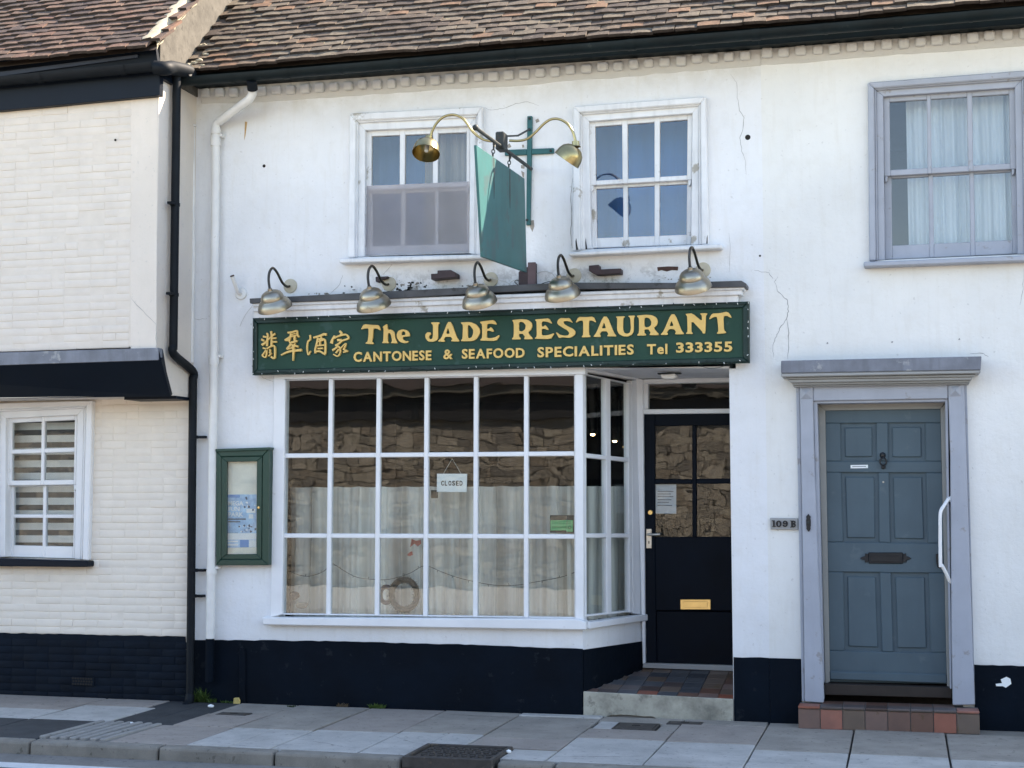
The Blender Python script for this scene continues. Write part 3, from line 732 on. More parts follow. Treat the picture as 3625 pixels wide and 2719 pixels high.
# ------------------------------------------------------------------ shop window
bayo = bpy.data.objects.new('shop_window', None); put(bayo, rest); bayo['label'] = 'white multi-pane shop window'
BQ = [(1010, 1344), (2034, 1326), (2036, 2190), (998, 2176)]
ub = [.157, .3225, .488, .6585, .832]; hw = .0075
def cols_from(b, h): 
    e = [0.002] + b + [.998]; return [(e[i] + (h if i else 0), e[i + 1] - (h if i < len(e) - 2 else 0)) for i in range(len(e) - 1)]
rb = [.324, .664]; hv = .0095
members(BQ, .0, .045, cols_from(ub, hw), [(0.004, rb[0] - hv), (rb[0] + hv, rb[1] - hv), (rb[1] + hv, .994)], M['white_wood'], bayo, bev=.005, gmat=M['glass'])
# surrounding frame
prism('frame_post', [(968, 1336), (1010, 1344), (998, 2176), (956, 2186)], -.022, .07, M['white_wood'], bayo, .006)
prism('frame_head', [(968, 1308), (2072, 1288), (2072, 1325), (968, 1343)], -.024, .07, M['white_wood'], bayo, .005)
prism('sill', [(925, 2186), (2046, 2192), (2074, 2203), (2074, 2231), (930, 2213)], -.075, .06, M['white_wood'], bayo, .008)
# splayed side of the shop window
A_ = at((2062, 2000), 0.0); A_.z = 0; B_ = at(zM(700, 900), .86); B_.z = 0
dv = (B_ - A_); dv.z = 0; SN = Vector((dv.y, -dv.x, 0)).normalized()         # faces the doorway
sp = lambda p: atplane(p, A_, SN)
back = -SN
SQ = [zM(262, 160), zM(632, 238), zN(642, 588), zN(272, 628)]
members(SQ, 0, 0, [(.03, .455), (.555, .93)], [(.004, .327), (.345, .657), (.675, .992)], M['white_wood'], bayo, mapf=sp, ext=back * .045, bev=.004, gmat=M['glass_calm'])
# corner post, posts beside the door frame, head and sill of the splay
prism('corner_post', [(2034, 1326), (2064, 1322), (2066, 2203), (2036, 2192)], -.012, .07, M['white_wood'], bayo, .006)
prism_pts('corner_post', [sp(zM(246, 140)), sp(zM(263, 148)), sp(zN(273, 640)), sp(zN(254, 648))], back * .06, M['white_wood'], bayo, .004)
prism_pts('frame_post', [sp(zM(634, 215)), sp(zM(700, 205)), sp(zN(718, 610)), sp(zN(644, 600))], back * .05, M['white_wood'], bayo, .004)
prism_pts('frame_head', [sp(zM(246, 100)), sp(zM(700, 180)), sp(zM(700, 215)), sp(zM(246, 140))], back * .06 , M['white_wood'], bayo, .004)
prism_pts('sill', [sp(zN(262, 668)) + SN * .05, sp(zN(718, 606)) + SN * .05, sp(zN(718, 655)) + SN * .05, sp(zN(262, 722)) + SN * .05], back * .10, M['white_wood'], bayo, .006)
prism_pts('bay_side_wall', [sp(zN(252, 700)), sp(zN(720, 640)), sp(zN(720, 830)), sp(zN(252, 885))], back * .08, M['white_wall'], rest)
prism_pts('plinth', [sp(zN(252, 885)) + SN * .006, sp(zN(720, 818)) + SN * .006, sp(zN(730, 1120)) + SN * .006, sp(zN(252, 1330)) + SN * .006], back * .08, M['black_wall'], rest)
# recess: ceiling, right side wall
DY = .88
Xr = at((2590, 2000), 0).x; Xl = at(zM(722, 900), DY).x; Xr2 = Xl + .86
zs0 = at((2580, 1298), 0).z
bm = bmesh.new()
hexa(bm, [Vector((A_.x - .06, -.0, zs0 + .02)), Vector((Xr + .05, -.0, zs0 - .015)), Vector((Xr2 + .1, DY + .05, zs0 - .03)), Vector((Xl - .15, DY + .05, zs0 - .01))],
     [Vector((A_.x - .06, -.0, zs0 + .10)), Vector((Xr + .05, -.0, zs0 + .10)), Vector((Xr2 + .1, DY + .05, zs0 + .10)), Vector((Xl - .15, DY + .05, zs0 + .10))]); fixn(bm)
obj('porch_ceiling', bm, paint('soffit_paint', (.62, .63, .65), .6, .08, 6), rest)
bm = bmesh.new()
hexa(bm, [Vector((Xr, .001, -.1)), Vector((Xr, .001, zs0)), Vector((Xr2, DY + .1, zs0)), Vector((Xr2, DY + .1, -.1))],
     [Vector((Xr + .2, .17, -.1)), Vector((Xr + .2, .17, zs0)), Vector((Xr2 + .2, DY + .1, zs0)), Vector((Xr2 + .2, DY + .1, -.1))]); fixn(bm)
obj('porch_wall', bm, M['white_wall'], rest)

# ------------------------------------------------------------------ restaurant door
door = bpy.data.objects.new('entrance_door', None); put(door, rest); door['label'] = 'black half-glazed restaurant door with brass letterbox'
def dq(x0, y0, x1, y1, z=zM): return [z(x0, y0), z(x1, y0), z(x1, y1), z(x0, y1)]
# frame
prism('door_frame', [zM(664, 195), zM(722, 205), zN(740, 990), zN(718, 1000)], DY - .06, DY + .06, M['white_wood'], door, .006)
prism('door_frame', [zM(722, 205), zM(1470, 190), zM(1470, 226), zM(722, 240)], DY - .05, DY + .06, M['white_wood'], door, .005)
prism('door_frame', [zM(722, 440), zM(1470, 434), zM(1470, 470), zM(722, 478)], DY - .05, DY + .06, M['white_wood'], door, .005)
prism('door_frame', [zM(722, 240), zM(762, 240), zM(762, 440), zM(722, 440)], DY - .03, DY + .05, M['white_wood'], door, .004)
prism('fanlight', dq(762, 228, 1470, 438), DY, DY + .005, M['glass_calm'], door)
# leaf, built as stiles and rails round the panes
LT, LB = 480, 985
Y0 = DY - .02; Y1 = DY + .03
def leaf(pts, y=Y0, m='door_black', nm='door_rail', bev=.004): return prism(nm, pts, y, Y1, M[m], door, bev)
leaf([zM(724, 480), zM(815, 480), zM(815, 1440), zN(823, 560), zN(830, 985), zN(741, 985)], nm='door_stile')
leaf([zM(815, 480), zM(1470, 472), zM(1470, 566), zM(815, 570)])
leaf([zM(1106, 570), zM(1138, 570), zM(1140, 1440), zM(1108, 1440)], nm='door_bar')
leaf([zM(815, 986), zM(1106, 986), zM(1107, 1024), zM(815, 1024)], nm='door_bar'); leaf([zM(1139, 984), zM(1470, 980), zM(1470, 1022), zM(1139, 1024)], nm='door_bar')
leaf([zM(815, 1440), zM(1480, 1438), zN(1480, 580), zN(823, 578)], nm='door_panel')
leaf([zN(826, 583), zN(1480, 590), zN(1480, 1012), zN(832, 985)], Y0 + .012, nm='door_panel')
for q in (dq(813, 568, 1108, 988), dq(1136, 566, 1470, 986), dq(813, 1022, 1110, 1442), dq(1137, 1020, 1474, 1440)):
    prism('pane', q, DY + .004, DY + .008, M['glass_calm'], door)
lb = prism('letterbox', dq(1012, 490, 1252, 572, zN), Y0 - .012, Y0, M['letter_brass'], door, .004)
prism('letterbox_flap', dq(1040, 508, 1226, 554, zN), Y0 - .017, Y0 - .0125, M['letter_brass'], door, .003)
prism('handle_plate', dq(746, 1376, 790, 1530), Y0 - .010, Y0, M['steel'], door, .003)
h0 = at(zM(768, 1420), Y0); hd = [h0, h0 + Vector((0, -.05, 0)), h0 + Vector((.02, -.056, 0)), at(zM(856, 1420), Y0 - .056)]
tube('door_handle', hd, .0105, M['steel'], door, 10)
kh = at(zM(768, 1480), Y0 - .0105); box('keyhole', kh.x - .004, kh.x + .004, Y0 - .0115, Y0 - .0095, kh.z - .013, kh.z + .010, M['hole'], door)
c = at(zM(780, 1248), Y0); lathe('cylinder_lock', [(0, -.012), (.017, -.012), (.021, -.006), (.021, 0)], c, (0, 1, 0), M['letter_brass'], door, 18)
# threshold, tiled platform, concrete riser
stp = bpy.data.objects.new('doorstep', None); put(stp, rest); stp['label'] = 'tiled doorstep with pale concrete riser'
zl = at((2066, 2449), 0).z; zr = at((2597, 2476), 0).z; zbk = at(zN(1080, 1040), DY - .06).z
tz = lambda x, y: (zl + (zr - zl) * (x - A_.x) / (Xr - A_.x)) * (1 - y / DY) + zbk * (y / DY)
xl_at = lambda y: A_.x + (B_.x - A_.x) * y / .86
xr_at = lambda y: Xr + (Xr2 - Xr) * y / DY
poly = [(A_.x, .0), (Xr, .0), (xr_at(DY), DY), (xl_at(DY), DY)]
bm = bmesh.new(); hexa(bm, [Vector((x, y, tz(x, y) - .012)) for x, y in poly], [Vector((x, y, -.1)) for x, y in poly]); fixn(bm)
obj('step_core', bm, M['grout'], stp)
rz = [zT(160, 118), zT(1465, 185), zT(1463, 392), zT(1100, 390), zT(830, 372), zT(760, 338), zT(690, 338), zT(560, 326), zT(480, 322), zT(390, 330), zT(340, 350), zT(160, 335)]
prism('concrete_riser', rz, -.022, .0, M['concrete'], stp, .004)
cols = ['tile_brown', 'tile_plum', 'tile_blue', 'tile_red', 'tile_blue', 'tile_plum', 'tile_brown', 'tile_olive']
rr = random.Random(5); tw = .150; jn = .004
for j in range(6):
    y0 = -.018 + j * tw; y1 = y0 + tw - jn
    if y0 > DY - .03: break
    y1 = min(y1, DY - .01)
    for i in range(9):
        x0 = A_.x - .05 + i * tw; x1 = x0 + tw - jn
        lo = max(xl_at(y0), xl_at(y1)) + .004; hi = min(xr_at(y0), xr_at(y1)) - .004
        if j == 0: lo, hi = A_.x + .004, Xr - .004
        a, b = max(x0, lo), min(x1, hi)
        if b - a < .02: continue
        if j == 0: m = ['tile_brown', 'tile_plum', 'tile_blue', 'tile_red', 'tile_blue', 'tile_brown', 'tile_brown', 'tile_red'][i % 8]
        elif i == 0: m = rr.choice(['tile_red', 'tile_brown'])
        elif i >= 6: m = rr.choice(['tile_olive', 'tile_brown'])
        else: m = rr.choice(['tile_blue', 'tile_blue', 'tile_plum', 'tile_blue', 'tile_olive'])
        q = [(a, y0), (b, y0), (b, y1), (a, y1)]
        bm = bmesh.new(); hexa(bm, [Vector((x, y, tz(x, y) + .0)) for x, y in q], [Vector((x, y, tz(x, y) - .016)) for x, y in q]); fixn(bm); bevel(bm, .0015)
        obj('quarry_tile', bm, M[m], stp)
prism('door_sill', [zN(722, 990), zN(1480, 1012), zN(1480, 1056), zN(716, 1028)], DY - .06, DY + .02, M['grey_dark'], stp, .004)
# ------------------------------------------------------------------ townhouse doorway
sur = bpy.data.objects.new('door_surround', None); put(sur, town); sur['label'] = 'grey painted door surround with lead topped hood'
GW = M['grey_wood']
prism('pilaster', [zO(400, 262), zO(506, 262), zO(506, 375), zO(512, 700), zO(545, 1659), zP(590, 1120), zP(585, 1150), zP(440, 1140), zP(425, 60)], -.075, .02, GW, sur, .006)
prism('pilaster', [zO(1562, 243), zO(1690, 243), zO(1730, 1500), zP(1772, 1165), zP(1600, 1168), zP(1590, 700), zO(1580, 800)], -.075, .02, GW, sur, .006)
prism('back_board', [zO(372, 262), zO(399, 262), zP(424, 60), zP(439, 1140), zP(418, 1135)], -.035, .02, GW, sur, .003)
prism('back_board', [zO(1691, 243), zO(1708, 243), zP(1774, 1165), zP(1773, 1165)], -.035, .02, GW, sur, .001)
prism('lintel', [zO(507, 258), zO(1561, 243), zO(1561, 356), zO(507, 375)], -.068, .02, GW, sur, .005)
for q in ((407, 275, 495, 360), (1574, 252, 1664, 338)):
    pts = [at(p, -.078) for p in (zO(q[0], q[1]), zO(q[2], q[1] - 2), zO(q[2], q[3] - 1), zO(q[0], q[3]))]
    ctr = sum(pts, Vector()) / 4 + Vector((0, -.028, 0)); bm = bmesh.new(); vv = [bm.verts.new(p) for p in pts]; vc = bm.verts.new(ctr)
    for i in range(4): bm.faces.new((vv[i], vv[(i + 1) % 4], vc))
    vb = [bm.verts.new(p + Vector((0, .004, 0))) for p in pts]
    for i in range(4): bm.faces.new((vv[(i + 1) % 4], vv[i], vb[i], vb[(i + 1) % 4]))
    fixn(bm); obj('corner_block', bm, GW, sur)
# hood mouldings stepping outwards to the lead
hood = [((345, 250), (1732, 228), (1730, 242), (345, 264), -.12), ((330, 232), (1745, 210), (1732, 228), (345, 250), -.145), ((300, 205), (1765, 185), (1745, 210), (330, 232), -.17), ((285, 190), (1782, 165), (1765, 185), (300, 205), -.19), ((254, 158), (1816, 132), (1816, 158), (254, 188), -.225)]
for a, b, c, d, y in hood: prism('hood_moulding', [zO(*a), zO(*b), zO(*c), zO(*d)], y, 0, M['grey_dark'], sur, .006)
prism('lead_flashing', [zO(254, 60), zO(1824, 25), zO(1819, 131), zO(254, 157)], -.232, 0, M['lead'], sur, .004)
# inner frame and door
prism('frame_side', [zO(508, 376), zO(538, 390), zP(590, 1000), zP(562, 1000)], -.045, .10, GW, sur, .003)
prism('frame_side', [zO(1540, 370), zO(1561, 357), zP(1592, 1040), zP(1578, 1040)], -.045, .10, GW, sur, .003)
prism('frame_head', [zO(508, 376), zO(1561, 357), zO(1540, 380), zO(538, 395)], -.045, .10, GW, sur, .003)
RV = paint('reveal_paint', (.30, .30, .28), .5, .06, 6)
prism('door_jamb', [zO(545, 400), zO(600, 448), zP(637, 985), zP(600, 1000)], .105, .16, RV, sur, .003)
prism('door_jamb', [zO(1503, 436), zO(1545, 390), zP(1590, 1035), zP(1555, 1030)], .105, .16, RV, sur, .003)
prism('door_jamb', [zO(545, 395), zO(1545, 380), zO(1503, 436), zO(600, 450)], .105, .16, RV, sur, .003)
fd = bpy.data.objects.new('front_door', None); put(fd, town); fd['label'] = 'slate blue six-panel front door'
DB = M['door_blue']; fy = .125
leafq = [zO(596, 446), zO(1506, 434), zP(1557, 1002), zP(634, 985)]
prism('door_leaf', leafq, fy + .022, fy + .06, DB, fd)
# raised stiles and rails leave the six panels sunk
pn = [[zO(720, 550), zO(1000, 548), zO(1000, 845), zO(725, 847)], [zO(1093, 546), zO(1383, 545), zO(1386, 848), zO(1095, 848)],
      [zO(725, 935), zO(1016, 937), zO(1022, 1482), zO(740, 1480)], [zO(1100, 937), zO(1390, 937), zO(1405, 1490), zO(1112, 1486)],
      [zP(742, 124), zP(1026, 128), zP(1045, 748), zP(752, 740)], [zP(1116, 130), zP(1410, 132), zP(1426, 755), zP(1135, 752)]]
def lx(p, q, y): return (p[0] + (q[0] - p[0]) * (y - p[1]) / (q[1] - p[1]), y)
L0, L1 = leafq[0], leafq[3]; R0, R1 = leafq[1], leafq[2]
y_rows = [(548, None), (None, None)]
def strip(pts, nm='door_rail'): prism(nm, pts, fy, fy + .03, DB, fd, .006)
strip([L0, pn[0][0], pn[0][3], pn[2][0], pn[2][3], pn[4][0], pn[4][3], L1], 'door_stile') if False else None
tops = [(pn[0], pn[1]), (pn[2], pn[3]), (pn[4], pn[5])]
prevL, prevR = L0, R0
for k, (a, b) in enumerate(tops):
    up = tops[k - 1] if k else None
    l_top = lx(L0, L1, a[0][1]); l_bot = lx(L0, L1, a[3][1]); r_top = lx(R0, R1, b[1][1]); r_bot = lx(R0, R1, b[2][1])
    strip([prevL, prevR, r_top, b[1], b[0], a[1], a[0], l_top]) if k == 0 else strip([prevL, tops[k - 1][0][3], tops[k - 1][0][2], tops[k - 1][1][3], tops[k - 1][1][2], prevR, r_top, b[1], b[0], a[1], a[0], l_top])
    strip([l_top, a[0], a[3], l_bot], 'door_stile'); strip([b[1], r_top, r_bot, b[2]], 'door_stile'); strip([a[1], b[0], b[3], a[2]], 'door_muntin')
    prevL, prevR = l_bot, r_bot
a, b = tops[-1]; strip([prevL, a[3], a[2], b[3], b[2], prevR, R1, L1])
for q in pn:
    c = (sum(p[0] for p in q) / 4, sum(p[1] for p in q) / 4)
    s = [(p[0] + (14 if p[0] < c[0] else -14), p[1] + (15 if p[1] < c[1] else -15)) for p in q]
    prism('door_panel', s, fy + .008, fy + .022, DB, fd, .008)
prism('weather_board', [zP(634, 900), zP(1553, 925), zP(1556, 1000), zP(636, 968)], fy - .025, fy, DB, fd, .008)
lp = prism('letter_plate', [zO(937, 1562), zO(1210, 1562), zO(1210, 1650), zO(940, 1648)], fy - .014, fy, M['black_iron'], fd, .005)
prism('letter_flap', [zO(955, 1588), zO(1195, 1588), zO(1195, 1636), zO(955, 1634)], fy - .019, fy - .0145, M['black_iron'], fd, .003)
for sx, ex in ((937, -1), (1210, 1)):
    pts = [(sx, 1575), (sx + ex * 25, 1568), (sx + ex * 22, 1590), (sx + ex * 45, 1595), (sx + ex * 64, 1608), (sx + ex * 45, 1618), (sx + ex * 25, 1622), (sx + ex * 28, 1640), (sx, 1637)]
    prism('letter_plate_end', [zO(*p) for p in pts], fy - .010, fy, M['black_iron'], fd, .002)
kc = at(zO(1054, 845), fy - .03)
ring = [kc + Vector((.0225 * math.cos(t) * 1.0, 0, .0265 * math.sin(t) - .004)) for t in [i * 6.283 / 24 for i in range(24)]]
tube('knocker_ring', ring, .0065, M['black_iron'], fd, 8, True)
lathe('knocker_boss', [(0, -.035), (.012, -.033), (.017, -.02), (.016, -.006), (.022, 0)], at(zO(1050, 800), fy), (0, 1, 0), M['black_iron'], fd, 16)
lathe('knocker_stud', [(0, -.022), (.011, -.02), (.014, -.006), (.016, 0)], at(zO(1056, 893), fy), (0, 1, 0), M['black_iron'], fd, 14)
lathe('spy_hole', [(0, -.004), (.006, -.003), (.007, 0)], at(zO(1055, 1010), fy), (0, 1, 0), M['steel'], fd, 12)
nb = prism('name_strip', [zO(798, 877), zO(935, 875), zO(935, 901), zO(799, 903)], fy - .003, fy, M['card'], fd)
prism('name_print', [zO(812, 887), zO(920, 885), zO(920, 890), zO(812, 892)], fy - .0036, fy - .0031, M['paper_print'], fd)
prism('latch', [zO(1466, 1575), zO(1490, 1570), zO(1495, 1659), zP(1505, 92), zP(1480, 90), zO(1470, 1640)], fy - .03, fy, M['black_iron'], fd, .004)
# threshold and tiled step
ts = bpy.data.objects.new('doorstep', None); put(ts, town); ts['label'] = 'red and brown quarry tile doorstep'
SYt = -.25; zt = at(zP(1100, 1192), SYt).z; xs0 = at(zP(386, 1180), SYt).x; xs1 = at(zP(1810, 1190), SYt).x
box('step_core', xs0 + .004, xs1 - .004, SYt + .012, .11, -.1, zt - .008, M['grout'], ts)
prism('threshold', [zP(593, 1000), zP(1592, 1030), zP(1592, 1112), zP(595, 1085)], .03, .15, paint('dark_threshold', (.030, .022, .018), .6, .2, 10), ts, .003)
n = 8; w = (xs1 - xs0) / n
fm = ['tile_brown', 'tile_red', 'tile_olive', 'tile_brown', 'tile_brown', 'tile_brown', 'tile_red', 'tile_olive']
for i in range(n):
    a, b = xs0 + i * w + .003, xs0 + (i + 1) * w - .003
    box('riser_tile', a, b, SYt, SYt + .015, gz(0) + .0, zt - .024, M[fm[i]], ts, .002)
    box('tread_tile', a, b, SYt - .008, SYt + .135, zt - .018, zt, M['tile_plum' if i not in (0, 7) else 'tile_red'], ts, .004)
    if 0 < i < 7: box('tread_tile', a, b, SYt + .140, .05, zt - .018, zt - .001, M['tile_brown'], ts, .003)

# ------------------------------------------------------------------ cornice bricks under the eaves
def line_z(pxs, Y):
    P_ = [at(p, Y) for p in pxs]
    def f(x):
        for a, b in zip(P_, P_[1:]):
            if x <= b.x: break
        return a.z + (b.z - a.z) * (x - a.x) / (b.x - a.x)
    return f
dent_top = line_z([(690, 310), (900, 305), (1900, 236), (2625, 174), (3700, 88), (4775, 2)], -.075)
rr = random.Random(3)
for bld, xa, xb in ((rest, RX + .05, PX), (town, PX, 3.0)):
    x = xa + .01
    while x < xb - .08:
        w = .080 + rr.uniform(-.006, .006); zt = dent_top(x) + rr.uniform(-.006, .004); h = .074 + rr.uniform(-.006, .006); d = .058 + rr.uniform(-.010, .008)
        bm = box_bm(-w / 2, w / 2, -d, .005, -h, 0); fixn(bm); bevel(bm, .014 + rr.uniform(0, .006), 3)
        me = bm_mesh(bm, 'cornice_brick', M['dent'] if 'dent' in M else M.setdefault('dent', wall_paint('grimy_white_paint', (.60, .59, .56))), True, 50)
        inst('cornice_brick', me, Matrix.Translation((x + w / 2, 0, zt)) @ Matrix.Rotation(rr.uniform(-.10, .10), 4, 'Z') @ Matrix.Rotation(rr.uniform(-.05, .05), 4, 'Y'), bld)
        x += w + .042
    pts = []
    xs = [xa + (xb - xa) * i / 40 for i in range(41)]
    bm = bmesh.new(); prev = None
    for x in xs:
        zt = dent_top(x) + .03; zb = dent_top(x) - .105 + rr.uniform(-.007, .007)
        cur = [bm.verts.new((x, -.016, zt)), bm.verts.new((x, -.016 + rr.uniform(-.004, .004), zb)), bm.verts.new((x, .002, zb - .012))]
        if prev: bm.faces.new((prev[0], cur[0], cur[1], prev[1])); bm.faces.new((prev[1], cur[1], cur[2], prev[2]))
        prev = cur
    fixn(bm); obj('cornice_band', bm, M['dent'], bld, True)

# ------------------------------------------------------------------ gutters and fascias
def gutter(name, a, b, r, mat, parent):
    a, b = Vector(a), Vector(b); n = 12; bm = bmesh.new(); R_ = []
    for p in (a, b):
        ring = [bm.verts.new(p + Vector((0, r * math.cos(t), r * math.sin(t)))) for t in [math.pi + math.pi * k / n for k in range(n + 1)]]
        ring += [bm.verts.new(p + Vector((0, (r - .006) * math.cos(t), (r - .006) * math.sin(t)))) for t in [2 * math.pi - math.pi * k / n for k in range(n + 1)]]
        R_.append(ring)
    L = len(R_[0])
    for k in range(L): bm.faces.new((R_[0][k], R_[0][(k + 1) % L], R_[1][(k + 1) % L], R_[1][k]))
    fixn(bm); return obj(name, bm, mat, parent, True, 50)
GYc = -.355; gr = .060
gzf = line_z([(640, 272), (900, 253), (1900, 167), (2625, 108), (3700, 16)], GYc - gr)
for bld, xa, xb in ((rest, RX + .03, PX), (town, PX + .001, 9.0)):
    ng = 5 if xb < 1 else 10; xs = [xa + (xb - xa) * i / ng for i in range(ng + 1)]
    for i, (a, b) in enumerate(zip(xs, xs[1:])):
        gutter('gutter_length', (a, GYc, gzf(a)), (b, GYc, gzf(b)), gr, M['green_black'], bld)
        gutter('gutter_joint', (b - .03, GYc, gzf(b) + .001), (b + .03, GYc, gzf(b) + .001), gr + .006, M['green_black'], bld)
        mx = (a + b) / 2; gutter('gutter_bracket', (mx - .012, GYc, gzf(mx) + .001), (mx + .012, GYc, gzf(mx) + .001), gr + .004, M['green_black'], bld)
    bm = bmesh.new(); P_ = []
    hexa(bm, [Vector((xa, -.135, dent_top(xa) + .002)), Vector((xb, -.135, dent_top(xb) + .002)), Vector((xb, -.135, dent_top(xb) + .19)), Vector((xa, -.135, dent_top(xa) + .19))],
         [Vector((xa, -.02, dent_top(xa) + .002)), Vector((xb, -.02, dent_top(xb) + .002)), Vector((xb, -.02, dent_top(xb) + .19)), Vector((xa, -.02, dent_top(xa) + .19))]); fixn(bm)
    obj('fascia_board', bm, M['green_black'], bld)

# ------------------------------------------------------------------ tiled roofs
def tile_mesh(seed, w=.162, ln=.265, th=.022):
    r = random.Random(seed); bm = bmesh.new(); cam_ = r.uniform(.0, .0035); tw_ = r.uniform(-.003, .003); top = []; bot = []
    for j, y in enumerate((0, .09, ln)):
        for i in range(4):
            u = i / 3 - .5; z = -cam_ * (2 * u) ** 2 + tw_ * u * (1 - j / 2) + (r.uniform(-.0012, .0012))
            yy = y + (r.uniform(-.005, .005) if j == 0 else 0); xx = u * w + (r.uniform(-.002, .002))
            top.append(bm.verts.new((xx, yy, z + th))); bot.append(bm.verts.new((xx, yy, z)))
    ix = lambda i, j: j * 4 + i
    for j in range(2):
        for i in range(3):
            bm.faces.new((top[ix(i, j)], top[ix(i + 1, j)], top[ix(i + 1, j + 1)], top[ix(i, j + 1)]))
    for i in range(3):
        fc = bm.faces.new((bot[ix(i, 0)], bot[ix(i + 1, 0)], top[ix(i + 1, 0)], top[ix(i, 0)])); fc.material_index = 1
    for j in range(2):
        bm.faces.new((bot[ix(0, j + 1)], bot[ix(0, j)], top[ix(0, j)], top[ix(0, j + 1)])); bm.faces.new((bot[ix(3, j)], bot[ix(3, j + 1)], top[ix(3, j + 1)], top[ix(3, j)]))
    for j in range(2):
        for i in range(3): bm.faces.new((bot[ix(i, j)], bot[ix(i, j + 1)], bot[ix(i + 1, j + 1)], bot[ix(i + 1, j)]))
    fixn(bm); return bm
TM = {}
def tmesh(k, mat):
    key = (k, mat.name)
    if key not in TM: TM[key] = bm_mesh(tile_mesh(k), 'roof_tile', mat); TM[key].materials.append(M['tile_edge_shade'])
    return TM[key]
def roof(parts, Xa, Xb, Ye, zef, pitch, mat, cap, rows, lim=-170, seed=1, gauge=.098, xlim=3900):
    """parts: (building, x0, x1, label); tiles are laid on one grid from Xa to Xb and belong to the part they lie on"""
    rn = random.Random(seed); cp, sp_ = math.cos(pitch), math.sin(pitch); top = 5.2; decks = []
    for bld, X0, X1, label in parts:
        bm = bmesh.new(); bm.faces.new([bm.verts.new(v) for v in ((X0, Ye + .05, zef(X0) + .02), (X1, Ye + .05, zef(X1) + .02), (X1, Ye + top * cp, zef(X1) + top * sp_), (X0, Ye + top * cp, zef(X0) + top * sp_))])
        rf = obj('roof', bm, M['roof_deck'], bld); rf['label'] = label; decks.append((rf, X0, X1, [], []))
    kick = .14; A = pitch - kick; n = int((Xb - Xa) / .1655)
    for r in range(rows):
        off = .083 if r % 2 else 0; wob = rn.uniform(-.005, .005)
        for i in range(-1, n + 2):
            x = Xa + .083 + i * .1655 + off + rn.uniform(-.004, .004)
            if x < Xa + .05 or x > Xb - .03: continue
            s = r * gauge + rn.uniform(-.005, .005) + wob
            sag = .010 * math.sin(x * 1.3 + r * .2) + .005 * math.sin(x * 4.1 + r)
            ez = Vector((0, -math.sin(A), math.cos(A))); ey = Vector((0, math.cos(A), math.sin(A)))
            p = Vector((x, Ye + s * cp, zef(x) + s * sp_)) + Vector((0, -sp_, cp)) * (.036 + sag + rn.uniform(-.003, .005))
            px = project(p)
            if px[1] < lim or px[0] > xlim: continue
            mw = Matrix.Translation(p) @ Matrix((Vector((1, 0, 0)), ey, ez)).transposed().to_4x4() @ Matrix.Rotation(rn.uniform(-.022, .022), 4, 'Z') @ Matrix.Rotation(rn.uniform(-.03, .03), 4, 'Y') @ Matrix.Rotation(rn.uniform(-.015, .025), 4, 'X')
            vis = 0 if (-40 < px[0] < PW + 40 and px[1] > -30) else 1
            d = [d for d in decks if x < d[2]] or [decks[-1]]
            d[0][3].append((vis, (p - CAM).length, mw, rn.randrange(10)))
    for rf, X0, X1, cands, _ in decks:
        cands.sort(key=lambda c: (c[0], c[1])); bmr = bmesh.new(); nr = 0
        for i, (vis, _d, mw, k) in enumerate(cands):
            if i < cap and vis == 0: inst('roof_tile', tmesh(k, mat), mw, rf)
            else:
                b2 = tile_mesh(k); b2.transform(mw); me = bpy.data.meshes.new('t'); b2.to_mesh(me); b2.free(); bmr.from_mesh(me); bpy.data.meshes.remove(me); nr += 1
        if nr: o_ = kind(obj('roof_tiles_beyond', bmr, mat, rf), 'stuff'); o_.data.materials.append(M['tile_edge_shade'])
        else: bmr.free()
ez_ = line_z([(640, 262), (900, 240), (1900, 158), (2625, 98), (3700, 8)], -.32)
ezm = lambda x: ez_(x) - .012
P45 = math.radians(41.5)
roof([(rest, RX + .02, PX, 'old brown clay tile roof with lichen'), (town, PX, 9.0, 'old brown clay tile roof with lichen')], RX + .02, 4.0, -.32, ezm, P45, M['roof_tile'], 295, 19, seed=11, lim=-420, xlim=5200)

# ------------------------------------------------------------------ brick house
JY = -.655
HW = M['house_wall']
# upper wall (jettied), lower wall with window opening
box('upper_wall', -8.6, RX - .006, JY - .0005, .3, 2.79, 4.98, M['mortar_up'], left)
lo = [pj(-8.6, 0, 2.55), pj(RX - .0, 0, 2.55), pj(RX - .0, 0, -.15), pj(-8.6, 0, -.15)]
outline_obj('lower_wall', [lo, mid(W4o, W4i)], -.0002, .16, M['mortar'], left)
prism('render_strip', [(463, 330), (557, 322), (553, 1236), (462, 1240)], JY - .004, JY + .01, HW, left, .003)
bm = bmesh.new()
pts = [(-.385, 2.45), (.0, 2.45), (.0, 5.02), (JY, 5.02), (JY, 2.76)]
hexa(bm, [Vector((RX, y, z)) for y, z in pts], [Vector((RX - .15, y, z)) for y, z in pts]); fixn(bm); obj('return_wall', bm, HW, left)
